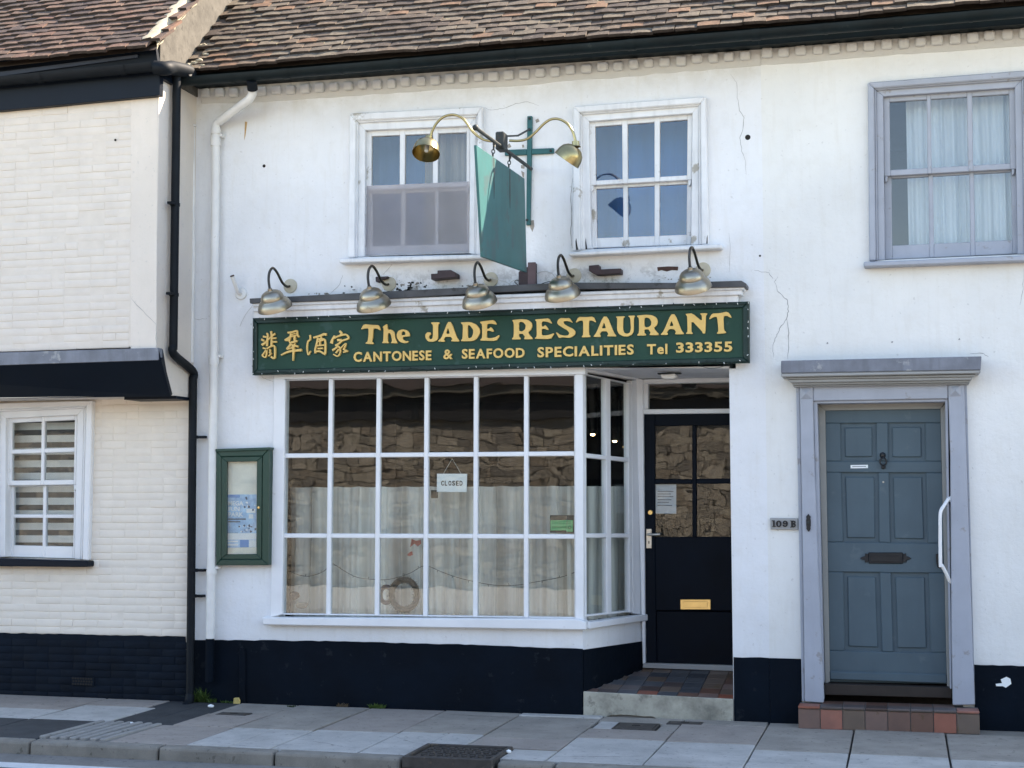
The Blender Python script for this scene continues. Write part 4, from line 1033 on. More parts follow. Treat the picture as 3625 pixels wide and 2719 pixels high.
# painted bricks
BL_, BH = .226, .0605
def brick_me(w, h, mat, seed):
    r = random.Random(seed); bm = box_bm(-w / 2, w / 2, -.0042, .02, -h / 2, h / 2)
    for v in bm.verts: v.co += Vector((r.uniform(-.002, .002), r.uniform(-.0014, .0010), r.uniform(-.002, .002)))
    fixn(bm); bevel(bm, .0040, 2); return bm_mesh(bm, 'brick', mat, True, 60)
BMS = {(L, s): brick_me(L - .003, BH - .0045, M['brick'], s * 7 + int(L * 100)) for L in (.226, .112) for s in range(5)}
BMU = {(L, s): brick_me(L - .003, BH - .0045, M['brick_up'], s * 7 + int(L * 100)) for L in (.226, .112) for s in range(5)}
BMB = {(L, s): brick_me(L - .007, BH - .006, M['brick_black'], s * 9 + int(L * 100)) for L in (.226, .112) for s in range(4)}
cand = []
def lay(x0, x1, z0, z1, Y, tilt, gap, ms):
    r = random.Random(int(abs(z0 * 100)) + 5); row = 0; z = z0 + BH / 2
    while z + BH / 2 < z1 + .03:
        segs = [(x0, x1)]
        if gap and gap[2] - .02 < z < gap[3] + .02: segs = [(gap[1], x1), (x0, gap[0])]
        for a, b in segs:
            x = b; first = True
            while x > a + .015:
                L = .112 if (first and row % 2) or r.random() < .18 else .226
                first = False; e = min(L, x - a); cand.append((x - e / 2, z + tilt * (x1 - x), Y, L, ms, r.randrange(4), e / L)); x -= e
        row += 1; z += BH
xw = at((463, 800), JY).x
lay(-8.6, xw, 2.78, 4.80, JY, -.004, None, BMU)
xr_l = at((668, 1800), 0).x + .0; wx0 = at(W4o[0], 0).x; wx1 = at(zI(700, 800), 0).x; wz1 = at(zI(300, 160), 0).z; wz0 = at(zI(300, 1450), 0).z
pz = at((330, 2247), 0).z
lay(-8.6, xr_l, pz, 2.44, .0, -.002, (wx0 + .03, wx1 - .01, wz0, wz1), BMS)
vis = []
bmr = {True: bmesh.new(), False: bmesh.new()}
for c in cand:
    px = project(Vector((c[0], c[2], c[1])))
    vis.append(c)
vis.sort(key=lambda c: -project(Vector((c[0], c[2], c[1])))[0])
wall_u = [o for o in left.children if o.name.startswith('upper_wall')][0]; wall_l = [o for o in left.children if o.name.startswith('lower_wall')][0]
nr = 0
for i, c in enumerate(vis):
    mw = Matrix.Translation((c[0], c[2] + random.uniform(-.0006, .0042), c[1])) @ Matrix.Diagonal((c[6], 1, 1, 1)) @ Matrix.Rotation(random.uniform(-.006, .006), 4, 'Y')
    if i < 300: inst('brick', c[4][(c[3], c[5])], mw, wall_u if c[2] < -.1 else wall_l)
    else:
        me = c[4][(c[3], c[5])]; b2 = bmesh.new(); b2.from_mesh(me); b2.transform(mw); t_ = bpy.data.meshes.new('t'); b2.to_mesh(t_); b2.free(); bmr[c[2] < -.1].from_mesh(t_); bpy.data.meshes.remove(t_)
kind(obj('bricks_beyond', bmr[True], M['brick_up'], wall_u), 'stuff'); kind(obj('bricks_beyond', bmr[False], M['brick'], wall_l), 'stuff')
# black plinth of painted brick
pl = prism('plinth', waver([(-760, 2225), (655, 2254)]) + [pj(RX, -.01, -.1), pj(-8.6, -.01, -.1)], -.012, .0, M['brick_black'], left)
cand = []; lay(-8.6, RX - .01, -.01, pz - .035, -.012, -.002, None, BMB); bmr = bmesh.new()
for c in cand:
    me = c[4][(c[3], c[5])]; b2 = bmesh.new(); b2.from_mesh(me); b2.transform(Matrix.Translation((c[0], c[2] + random.uniform(.0005, .0035), c[1])) @ Matrix.Diagonal((c[6], 1, 1, 1))); t_ = bpy.data.meshes.new('t'); b2.to_mesh(t_); b2.free(); bmr.from_mesh(t_); bpy.data.meshes.remove(t_)
kind(obj('plinth_bricks', bmr, M['brick_black'], pl), 'stuff')
# air brick: perforated block
ab = bpy.data.objects.new('air_brick', None); put(ab, left)
q = bil([zQ(622, 728), zQ(818, 735), zQ(818, 808), zQ(622, 800)])
prism('air_brick_block', [q(0, 0), q(1, 0), q(1, 1), q(0, 1)], -.026, -.01, M['brick_black'], ab, .002)
for i in range(8):
    for j in range(3):
        p = q((i + .5 + (j % 2) * .25) / 8.6, (j + .5) / 3); prism('vent_hole', rect(p[0] - 3.2, p[1] - 3.2, p[0] + 3.2, p[1] + 3.2), -.0275, -.0262, M['hole'], ab)
# jetty: lead flashing, raked black boarding, soffit
prism('lead_flashing', [zE(-1500, 1257), zE(1240, 1175), zE(1240, 1272), zE(-1500, 1361)], JY - .05, JY + .02, M['lead'], left, .004)
bm = bmesh.new()
tp = [at(zE(-1500, 1357), JY - .045), at(zE(1262, 1270), JY - .045), at(zE(1336, 1556), -.40), at(zE(-1500, 1591), -.40)]
hexa(bm, tp, [p + Vector((0, .03, .02)) for p in tp]); fixn(bm); obj('jetty_board', bm, M['navy_board'], left)
bm = bmesh.new(); e1 = [at(zE(1241, 1176), JY - .045), at(zE(1276, 1188), JY - .045 + .10), at(zE(1337, 1557), -.40), at(zE(1262, 1270), JY - .045)]
hexa(bm, e1, [p + Vector((-.02, .01, 0)) for p in e1]); fixn(bm); obj('jetty_board_end', bm, M['navy_board'], left)
zs = at(zE(1336, 1556), -.40).z
box('jetty_soffit', -8.6, RX - .002, -.41, .0, zs + .012, zs + .05, HW, left)
box('soffit_trim', RX - .45, RX + .004, -.30, -.03, zs - .012, zs + .011, M['navy_board'], left)
# eaves: fascia, gutter, tiles, verge
prism('fascia_board', [zA(-1500, 861), zA(1252, 560), zA(1250, 746), zA(-1500, 1009)], JY - .06, JY, M['navy_board'], left, .003)
lgz = line_z([zA(-300, 622), zA(1200, 478)], JY - .20)
lgx0, lgx1 = -8.4, at(zA(1210, 480), JY - .13).x
for a, b in ((lgx0, -6.5), (-6.499, lgx1)):
    gutter('gutter_length', (a, JY - .13, lgz(a)), (b, JY - .13, lgz(b)), .062, M['black_plastic'], left)
for x in (-6.5, -5.78): gutter('gutter_joint', (x - .03, JY - .13, lgz(x)), (x + .03, JY - .13, lgz(x)), .068, M['black_plastic'], left)
prism('eaves_strip', [zA(-1500, 754), zA(1076, 424), zA(1076, 450), zA(-1500, 804)], JY - .075, JY - .0585, paint('blue_grey_strip', (.03, .042, .07), .6), left, .002)
lez = line_z([zA(-300, 545), zA(0, 505), zA(1190, 395)], JY - .19)
roof([(left, -8.2, RX + .03, 'reddish brown clay tile roof')], -8.2, RX + .03, JY - .19, lambda x: lez(x) + .0, math.radians(40), M['roof_tile_red'], 295, 16, seed=31, lim=-200)
prism('eaves_closer', [zA(-1500, 605), zA(1215, 345), zA(1250, 600), zA(-1500, 884)], JY - .058, JY + .2, M['navy_board'], left)
# gable side in roughcast and its mortar fillet
p41 = math.radians(40); ye = JY - .12; z0 = lez(RX) + .07 * math.tan(p41)
L5 = 4.6
gp = [(JY - .01, z0 + (JY - .01 - ye) * math.tan(p41) - .03), (JY - .01, 4.92), (-.42, 4.90), (3.4, 4.9), (ye + L5 * math.cos(p41), z0 + L5 * math.sin(p41))]
bm = bmesh.new(); hexa(bm, [Vector((RX + .012, y, z)) for y, z in gp], [Vector((RX - .2, y, z)) for y, z in gp]); fixn(bm)
obj('gable_wall', bm, M['cement'], left)
bm = bmesh.new(); rn = random.Random(9); prev = None
for i in range(60):
    s = i / 59 * 2.6; y = ye + .0 + s * math.cos(p41); z = z0 + .035 + s * math.sin(p41); nx = Vector((0, -math.sin(p41), math.cos(p41)))
    c = Vector((RX + .005, y, z)); j = lambda k: rn.uniform(-k, k)
    ring = [bm.verts.new(c + Vector((-.085 + j(.012), 0, 0)) + nx * (.026 + j(.004))), bm.verts.new(c + Vector((-.01, 0, 0)) + nx * (.040 + j(.005))), bm.verts.new(c + Vector((.025 + j(.008), 0, 0)) + nx * (.0 + j(.01))), bm.verts.new(c + Vector((.012 + j(.004), 0, 0)) - nx * (.055 + j(.02)))]
    if prev:
        for k in range(3): bm.faces.new((prev[k], prev[k + 1], ring[k + 1], ring[k]))
    prev = ring
fixn(bm); obj('verge_fillet', bm, M['fillet'], left, True)
# mortar lumps where the lower roof meets the gable
for k, (px, s) in enumerate(((zY(740, 545), .035), (zY(800, 530), .02), (zY(755, 640), .022), (zY(545, 770), .03), (zY(620, 745), .025), (zY(680, 715), .025), (zY(720, 770), .018))):
    p = atplane(px, Vector((0, -.32, ezm(-5.4) + .05)), Vector((0, -math.sin(P45), math.cos(P45))))
    bm = bmesh.new(); bmesh.ops.create_icosphere(bm, subdivisions=2, radius=s, matrix=Matrix.Translation(p) @ Matrix.Diagonal((1.3, 1, .6, 1)))
    for v in bm.verts: v.co += Vector((rn.uniform(-1, 1), rn.uniform(-1, 1), rn.uniform(-1, 1))) * s * .22
    obj('mortar_lump', bm, M['fillet'], rest, False)
# ------------------------------------------------------------------ cornice over the sign (part of the restaurant)
cor = bpy.data.objects.new('shop_cornice', None); put(cor, rest); cor['label'] = 'worn white cornice with dark lead capping above the sign'
prism('lead_capping', [zF(184, 568), zF(1250, 513), (1700, 1015), (2000, 1000), zG(1500, 445), zG(2045, 428), zG(2085, 452), zG(2082, 478), zG(1500, 490), (2000, 1024), (1700, 1038), zF(1250, 572), zF(186, 606)], -.17, .0, M['lead_dark'], cor, .003)
for a, b, y in ((0, .22, -.15), (.22, .55, -.13), (.55, 1.02, -.105)):
    def cy(px, t):  # from lead underside to sign top
        lo = 1074 + (1012 - 1074) * (px - 884) / (2642 - 884); hi = 1128 + (1068 - 1128) * (px - 895) / (2652 - 895); return (px, lo + (hi - lo) * t)
    i0, i1 = 893 + 9 * a, 2634 - 40 * a
    prism('cornice_moulding', [cy(i0, a), cy(i1, a), cy(i1, b), cy(i0, b)], y, 0, M['worn_wood'], cor, .005)

# ------------------------------------------------------------------ the green sign
SY = -.115
sg = thing('shop_sign', 'long green restaurant sign with raised gold lettering', 'sign', at((1770, 1300), SY))
SQo = [(895, 1126), (2652, 1067), (2653, 1284), (893.5, 1328)]
f = bil(SQo)
prism('sign_board', SQo, SY + .02, SY + .075, M['sign_green'], sg)
iu, iv, iv2 = .0085, .10, .09
I = [f(iu, iv), f(1 - iu * 1.6, iv), f(1 - iu * 1.6, 1 - iv2), f(iu, 1 - iv2)]
prism('frame_rail', [SQo[0], SQo[1], I[1], I[0]], SY, SY + .03, M['sign_frame'], sg, .006)
prism('frame_rail', [I[3], I[2], SQo[2], SQo[3]], SY, SY + .03, M['sign_frame'], sg, .006)
prism('frame_stile', [SQo[0], I[0], I[3], SQo[3]], SY, SY + .03, M['sign_frame'], sg, .006)
prism('frame_stile', [I[1], SQo[1], SQo[2], I[2]], SY, SY + .03, M['sign_frame'], sg, .006)
SL = SY + .003; LDEP = .0165
z3 = zm(1260, 1120, 520 / 2212); z4 = zm(1780, 1090, 440 / 2212); z5 = zm(2180, 1080, 460 / 2212)
LET = [(z3, [[(70, 200), (120, 115), (240, 130), (345, 130), (375, 215), (320, 185), (262, 180), (255, 310), (240, 385), (268, 400), (258, 420), (145, 412), (145, 398), (175, 380), (190, 280), (190, 180), (140, 180)]]),
 (z3, [[(398, 160), (470, 108), (478, 200), (540, 200), (580, 240), (590, 330), (622, 395), (620, 405), (525, 402), (530, 390), (545, 370), (530, 290), (515, 255), (480, 250), (475, 370), (495, 390), (490, 403), (395, 403), (395, 390), (412, 370), (418, 180)]]),
 (z3, [[(810, 300), (700, 310), (710, 350), (750, 375), (795, 370), (780, 395), (730, 405), (660, 385), (615, 320), (612, 270), (640, 215), (700, 195), (760, 205), (800, 240), (812, 275)], [(685, 285), (690, 230), (720, 222), (745, 245), (745, 280)]]),
 (z3, [[(1130, 90), (1258, 88), (1255, 105), (1235, 125), (1235, 330), (1210, 365), (1150, 385), (1080, 375), (1045, 320), (1045, 270), (1075, 240), (1120, 240), (1130, 270), (1105, 290), (1095, 320), (1120, 345), (1150, 335), (1160, 290), (1160, 130), (1135, 108)]]),
 (z3, [[(1380, 85), (1435, 85), (1515, 310), (1555, 365), (1550, 380), (1435, 375), (1435, 362), (1455, 345), (1430, 308), (1345, 308), (1318, 345), (1338, 368), (1335, 382), (1235, 378), (1240, 365), (1290, 320)], [(1385, 165), (1415, 262), (1355, 262)]]),
 (z3, [[(1580, 90), (1720, 85), (1810, 120), (1865, 190), (1865, 260), (1820, 335), (1760, 372), (1585, 375), (1582, 360), (1605, 335), (1612, 130), (1583, 105)], [(1680, 125), (1720, 140), (1765, 200), (1765, 260), (1740, 320), (1685, 335)]]),
 (z3, [[(1870, 80), (1985, 65), (2080, 55), (2125, 125), (2050, 110), (1975, 110), (1970, 190), (2010, 185), (2030, 155), (2080, 220), (2060, 232), (2010, 215), (1970, 215), (1970, 325), (2030, 330), (2100, 315), (2155, 278), (2160, 300), (2110, 370), (1875, 365), (1872, 350), (1900, 325), (1900, 120), (1872, 98)]]),
 (z4, [[(170, 215), (330, 200), (440, 210), (510, 260), (525, 320), (500, 385), (445, 435), (490, 500), (530, 535), (525, 558), (380, 558), (380, 540), (395, 515), (355, 460), (285, 460), (285, 510), (318, 540), (310, 560), (165, 562), (165, 545), (195, 510), (195, 265), (172, 235)], [(285, 260), (320, 245), (370, 260), (408, 310), (400, 370), (370, 405), (330, 420), (285, 405)]]),
 (z4, [[(575, 205), (720, 195), (820, 185), (872, 265), (865, 280), (790, 245), (720, 238), (690, 250), (690, 330), (730, 330), (755, 300), (815, 380), (800, 395), (740, 370), (690, 370), (690, 490), (770, 490), (840, 475), (905, 450), (910, 470), (850, 555), (570, 548), (572, 535), (605, 510), (600, 240), (578, 225)]]),
 (z4, [[(1240, 265), (1190, 240), (1130, 230), (1080, 240), (1085, 285), (1160, 330), (1250, 370), (1290, 420), (1285, 470), (1240, 510), (1180, 535), (1060, 520), (1000, 540), (945, 440), (960, 435), (1010, 475), (1090, 495), (1160, 490), (1185, 450), (1150, 400), (1060, 350), (985, 300), (965, 260), (985, 210), (1030, 180), (1120, 185), (1185, 180), (1225, 235)]]),
 (z4, [[(1290, 270), (1345, 160), (1480, 165), (1615, 155), (1665, 265), (1590, 225), (1530, 222), (1530, 470), (1558, 500), (1555, 520), (1405, 523), (1405, 508), (1430, 480), (1430, 225), (1370, 225)]]),
 (z4, [[(1785, 155), (1860, 155), (1980, 450), (2015, 490), (2010, 508), (1860, 505), (1862, 490), (1880, 465), (1850, 415), (1755, 415), (1720, 465), (1740, 490), (1735, 518), (1615, 515), (1618, 500), (1660, 450)], [(1800, 250), (1838, 365), (1758, 365)]]),
 (z5, [[(5, 195), (150, 190), (150, 205), (125, 225), (120, 400), (140, 470), (190, 490), (240, 470), (258, 400), (245, 220), (215, 195), (215, 182), (325, 180), (325, 195), (305, 215), (305, 440), (270, 505), (200, 535), (120, 530), (50, 490), (20, 420), (25, 225), (5, 208)]]),
 (z5, [[(360, 180), (500, 165), (610, 170), (690, 210), (715, 275), (700, 340), (645, 390), (690, 450), (730, 490), (722, 512), (575, 512), (578, 495), (592, 470), (555, 410), (485, 415), (485, 470), (515, 498), (505, 518), (365, 520), (365, 505), (395, 470), (395, 225), (362, 195)], [(485, 225), (520, 208), (570, 225), (605, 280), (600, 340), (560, 375), (515, 380), (485, 360)]]),
 (z5, [[(935, 160), (1010, 155), (1120, 440), (1160, 480), (1150, 497), (1008, 497), (1010, 482), (1025, 455), (990, 408), (905, 408), (870, 460), (888, 488), (880, 508), (765, 508), (770, 492), (815, 440)], [(948, 260), (985, 358), (912, 358)]]),
 (z5, [[(1190, 150), (1305, 140), (1465, 275), (1465, 180), (1438, 155), (1440, 140), (1555, 138), (1552, 158), (1530, 185), (1525, 480), (1480, 485), (1470, 450), (1285, 255), (1285, 450), (1308, 475), (1305, 492), (1195, 490), (1198, 475), (1222, 450), (1215, 190), (1192, 168)]]),
 (z5, [[(1580, 250), (1635, 145), (1760, 140), (1905, 110), (1975, 205), (1955, 218), (1890, 180), (1830, 190), (1840, 430), (1878, 455), (1870, 478), (1720, 490), (1722, 472), (1748, 440), (1725, 195), (1660, 205)]])]
for z, loops in LET:
    outline_obj('letter', [[z(*p) for p in soften(lp)] for lp in loops], SL, LDEP, M['gold'], sg)
def word(txt, x0, y0, x1, y1, h, z, off=.028):  # small capitals: baseline from (x0,y0) to (x1,y1), height h
    adv = []; sp = .10
    for ch in txt:
        _v, _f, s = sheet_text(ch, off); adv.append(s)
    capH = max(a[1] for a in adv); tot = sum(a[0] for a in adv) + sp * (len(txt) - 1); k = (x1 - x0) / tot; x = x0
    for ch, (w, hh) in zip(txt, adv):
        a, b = x, x + w * k; ya = y0 + (y1 - y0) * (a - x0) / (x1 - x0); yb = y0 + (y1 - y0) * (b - x0) / (x1 - x0); H_ = h * hh / capH
        text_obj('letter', ch, [z(a, ya - H_), z(b, yb - H_), z(b, yb), z(a, ya)], SL, LDEP, M['gold'], sg, off)
        x = b + sp * k
word('CANTONESE', 805, 437, 1402, 423, 77, zV); word('&', 1495, 417, 1566, 415, 75, zV, .02); word('SEAFOOD', 1637, 413, 2118, 403, 76, zV)
word('SPECIALITIES', 362, 513, 1173, 488, 87, zX); word('Tel', 1285, 487, 1456, 483, 86, zX); word('333355', 1530, 473, 2003, 463, 86, zX)
def stroke_char(strokes, z):
    bm = bmesh.new(); n_ = 0
    for pts, w0, w1 in strokes:
        P_ = smooth_path([Vector((p[0], p[1], 0)) for p in pts], 4) if len(pts) > 2 else [Vector((*p, 0)) for p in pts]
        N = len(P_); A, B = [], []
        for i, p in enumerate(P_):
            d = (P_[min(i + 1, N - 1)] - P_[max(i - 1, 0)]).normalized(); nn = Vector((-d.y, d.x, 0)); w = (w0 + (w1 - w0) * i / (N - 1)) / 2
            e = d * (w * .35) * (-1 if i == 0 else (1 if i == N - 1 else 0))
            A.append(p + nn * w + e * .3); B.append(p - nn * w + e)
        y = SL - .0006 * n_; n_ += 1
        va = [bm.verts.new(at(z(p.x, p.y), y)) for p in A]; vb = [bm.verts.new(at(z(p.x, p.y), y)) for p in B]
        wa = [bm.verts.new(v.co + Vector((0, SL + LDEP - y, 0))) for v in va]; wb = [bm.verts.new(v.co + Vector((0, SL + LDEP - y, 0))) for v in vb]
        for i in range(N - 1):
            bm.faces.new((va[i], va[i + 1], vb[i + 1], vb[i])); bm.faces.new((va[i + 1], va[i], wa[i], wa[i + 1])); bm.faces.new((vb[i], vb[i + 1], wb[i + 1], wb[i]))
        bm.faces.new((va[0], vb[0], wb[0], wa[0])); bm.faces.new((vb[-1], va[-1], wa[-1], wb[-1]))
    fixn(bm); return obj('letter', bm, M['gold'], sg)
c1 = zm(910, 1160, 170 / 2169); c2 = zm(1070, 1160, 170 / 2169)
stroke_char([([(430, 260), (480, 330), (455, 560), (440, 830)], 75, 85), ([(270, 400), (415, 425)], 85, 80), ([(195, 535), (315, 590)], 90, 80), ([(215, 780), (400, 640), (625, 400)], 110, 45), ([(620, 170), (650, 400), (640, 810)], 80, 85), ([(650, 385), (805, 270)], 80, 75), ([(660, 485), (840, 470)], 70, 65), ([(680, 640), (875, 640)], 75, 75),
  ([(260, 915), (420, 945), (610, 845), (740, 815), (790, 900), (795, 1290), (740, 1385), (630, 1310)], 60, 80), ([(430, 960), (290, 1160), (235, 1260), (370, 1335), (425, 1150), (420, 960)], 60, 65), ([(560, 985), (590, 1060), (560, 1140), (630, 1165), (510, 1280)], 70, 45)], c1)
stroke_char([([(1380, 225), (1600, 195), (1790, 145), (1810, 280), (1875, 420)], 75, 80), ([(1505, 220), (1490, 400), (1250, 560)], 85, 70), ([(1500, 405), (1780, 340)], 75, 60), ([(1550, 310), (1740, 250)], 45, 40), ([(1480, 440), (1440, 630)], 70, 80), ([(1700, 350), (1690, 560), (1800, 615)], 90, 90), ([(1270, 565), (1460, 560)], 75, 80), ([(1470, 690), (1720, 620)], 95, 90), ([(1510, 750), (1340, 965)], 85, 95), ([(1480, 755), (1840, 850)], 70, 85), ([(1570, 860), (1710, 720)], 50, 50), ([(1650, 780), (1620, 980)], 100, 100), ([(1080, 1235), (1450, 1075), (1985, 1010)], 55, 115), ([(1640, 960), (1610, 1490)], 95, 40), ([(1345, 965), (1620, 895)], 70, 70)], c1)
stroke_char([([(340, 340), (365, 450), (330, 560), (245, 640), (210, 940), (270, 1220), (365, 1060)], 75, 60), ([(500, 450), (800, 365), (960, 300), (1080, 310)], 75, 120), ([(845, 380), (850, 560)], 65, 60), ([(690, 460), (650, 700), (575, 1000), (590, 1150)], 75, 80), ([(680, 515), (960, 520), (1030, 640), (1035, 1080), (985, 1215)], 75, 85), ([(700, 620), (960, 560)], 55, 50), ([(790, 540), (790, 800)], 65, 80), ([(640, 815), (1000, 785)], 65, 60), ([(690, 945), (920, 930)], 65, 65), ([(590, 1085), (780, 1065), (960, 1170)], 75, 80)], c2)
stroke_char([([(1680, 160), (1760, 240), (1735, 340)], 90, 110), ([(1450, 360), (1350, 560), (1310, 700)], 70, 130), ([(1400, 480), (1600, 390), (1950, 310), (2090, 450), (1980, 530), (1800, 585), (1650, 715), (1490, 800)], 80, 70), ([(1580, 560), (1760, 560)], 100, 110), ([(1500, 790), (1640, 860), (1710, 1000), (1690, 1180), (1580, 1290), (1400, 1200)], 80, 55), ([(1570, 880), (1360, 1020)], 75, 85), ([(1640, 980), (1510, 1140)], 60, 70), ([(1700, 950), (1950, 715), (1940, 820), (1860, 970)], 50, 60), ([(1840, 960), (1930, 1020), (2040, 1060), (1840, 1110)], 75, 60)], c2)
# fairy lights clipped round the sign
fl = thing('fairy_lights', 'string of small clear fairy lights clipped round the green sign', 'fairy lights', at((1770, 1330), SY))
rn = random.Random(4); bmw = bmesh.new(); bmb = bmesh.new()
def run(a, b, n, drop):
    pts = []
    for i in range(n + 1):
        t = i / n; pts.append(at((a[0] + (b[0] - a[0]) * t, a[1] + (b[1] - a[1]) * t + drop * math.sin(t * n * 1.57) + rn.uniform(-2, 2)), SY - .008))
    tube_bm(pts, .0022, 5, bmw)
    for p in pts[1::1]:
        d = Vector((rn.uniform(-.4, .4), -.4, rn.uniform(-1, 1))).normalized()
        tube_bm([p, p + d * .014], .0030, 5, bmw if rn.random() < .55 else bmb)
run((898, 1322), (2650, 1280), 60, 2); run((898, 1132), (2650, 1073), 46, 2); run((2648, 1072), (2649, 1280), 9, 0); run((897, 1135), (897, 1322), 7, 0)
fixn(bmw); obj('cable', bmw, M['wire'], fl); fixn(bmb); kind(obj('bulbs', bmb, M['fairy'], fl), 'stuff')
lo = smooth_path([at(zG(1700, 1085), -.1), at(zG(1780, 1112), -.1), at(zG(1870, 1108), -.1), at(zG(1940, 1085), -.1), at(zG(1975, 1095), -.1), at(zG(1950, 1108), -.1)])
tube('loose_cable', lo, .0028, M['wire'], fl, 6)
tube('loose_cable', smooth_path([at(zF(215, 615), -.1), at(zF(150, 700), -.03), at(zF(108, 785), -.01)]), .002, M['wire_white'], fl, 6)

# ------------------------------------------------------------------ five swan-neck lamps over the sign
LP = [(zF(370, 590), zF(505, 470), 'leftmost of the five swan-neck lamps, above the Chinese characters'), (zF(1145, 575), zF(1278, 455), 'second swan-neck lamp, above the first word, below the left window'),
      (zF(1975, 550), zF(2075, 420), 'middle swan-neck lamp, just left of the hanging teal sign'), (zG(635, 490), zG(735, 390), 'fourth swan-neck lamp, just right of the hanging teal sign'), (zG(1660, 430), zG(1745, 345), 'rightmost of the five swan-neck lamps, below the right window')]
for pc, pp, lb in LP:
    pl_ = at(pp, 0.0); Yc = -.36; ce = at(pc, Yc)
    t = thing('wall_lamp', 'antique metal dome lamp: ' + lb, 'wall lamp', pl_, 'swan-neck lamps over the sign')
    lathe('wall_plate', [(0, -.016), (.04, -.015), (.056, -.010), (.058, 0)], pl_, (0, 1, 0), M['plate'], t, 24)
    ax = Vector((.09, .56, -1)).normalized(); topp = ce - ax * .095
    c0 = project(topp - ax * .012); p0 = zF(505, 470); q0 = zF(345, 462)
    def AP(x, y, Y):                           # arm traced on the first lamp, carried over to each
        t = (zF(x, y)[0] - q0[0]) / (p0[0] - q0[0]); z_ = zF(x, y)
        ref = (q0[0] + (p0[0] - q0[0]) * t, q0[1] + (p0[1] - q0[1]) * max(0, min(1, t))); new = (c0[0] + (pp[0] - c0[0]) * t, c0[1] + (pp[1] - c0[1]) * max(0, min(1, t)))
        return at((new[0], new[1] + z_[1] - ref[1]), Y)
    arm = smooth_path([pl_, AP(478, 470, -.05), AP(447, 440, -.11), AP(423, 392, -.16), AP(400, 343, -.22), AP(370, 306, -.285), AP(345, 330, -.33), AP(337, 390, Yc), topp - ax * .012], 6)
    tube('swan_neck', arm, .0105, M['bronze_arm'], t, 10)
    lathe('neck_cap', [(.011, -.016), (.017, -.012), (.019, .006), (.028, .016)], topp, ax, M['pewter'], t, 20)
    prof = [(.024, .010), (.052, .014), (.074, .028), (.087, .048), (.092, .068), (.0915, .076), (.094, .080), (.108, .090), (.121, .106), (.130, .125), (.135, .145), (.136, .153)]
    inner = [(r - .003, h + .001) for r, h in prof[::-1]]
    sh = lathe('lamp_shade', prof + [(.133, .154)] + inner, topp, ax, M['pewter'], t, 36, 30)
    lathe('bulb', [(0, .11), (.02, .105), (.028, .085), (.022, .06), (.013, .04)], topp, ax, M['bulb'], t, 16)

# ------------------------------------------------------------------ bracket, hanging sign and twin brass lamp
BX = -2.72
br = thing('sign_bracket', 'teal iron cross bracket with a long bar fixed between the upper windows', 'bracket', at(zU(1390, 1310), 0))
prism('wall_bar', [zU(1375, 180), zU(1426, 178), zU(1420, 520), zU(1405, 1314), zU(1364, 1318), zU(1372, 520)], -.030, 0, M['teal_iron'], br, .003)
prism('cross_bar', [zU(1140, 532), zU(1372, 524), zU(1372, 582), zU(1140, 592)], -.026, 0, M['teal_iron'], br, .003)
prism('cross_bar', [zU(1422, 522), zU(1652, 512), zU(1650, 568), zU(1422, 578)], -.026, 0, M['teal_iron'], br, .003)
for p in (zU(1400, 205), zU(1398, 320), zU(1620, 541), zU(1373, 1265)):
    lathe('bolt', [(0, -.008), (.009, -.007), (.011, 0)], at(p, -.030), (0, 1, 0), M['dark_iron'], br, 8)
bi = atx(zU(1398, 715), BX); bo = atx(zU(835, 300), BX); bi.y = -.03
tube('projecting_bar', [bi, bo], .0135, M['dark_iron'], br, 8)
bm = bmesh.new(); bmesh.ops.create_uvsphere(bm, u_segments=10, v_segments=8, radius=.021, matrix=Matrix.Translation(bo)); obj('bar_end_ball', bm, M['dark_iron'], br, True)
bt = bi.lerp(bo, .52)
jb = atx(zU(1110, 420), BX)
tube('stay_rod', [at(zU(1398, 318), -.03), atx(zU(1278, 385), BX + .02), jb + Vector((.0, 0, .02))], .0075, M['dark_iron'], br, 6)
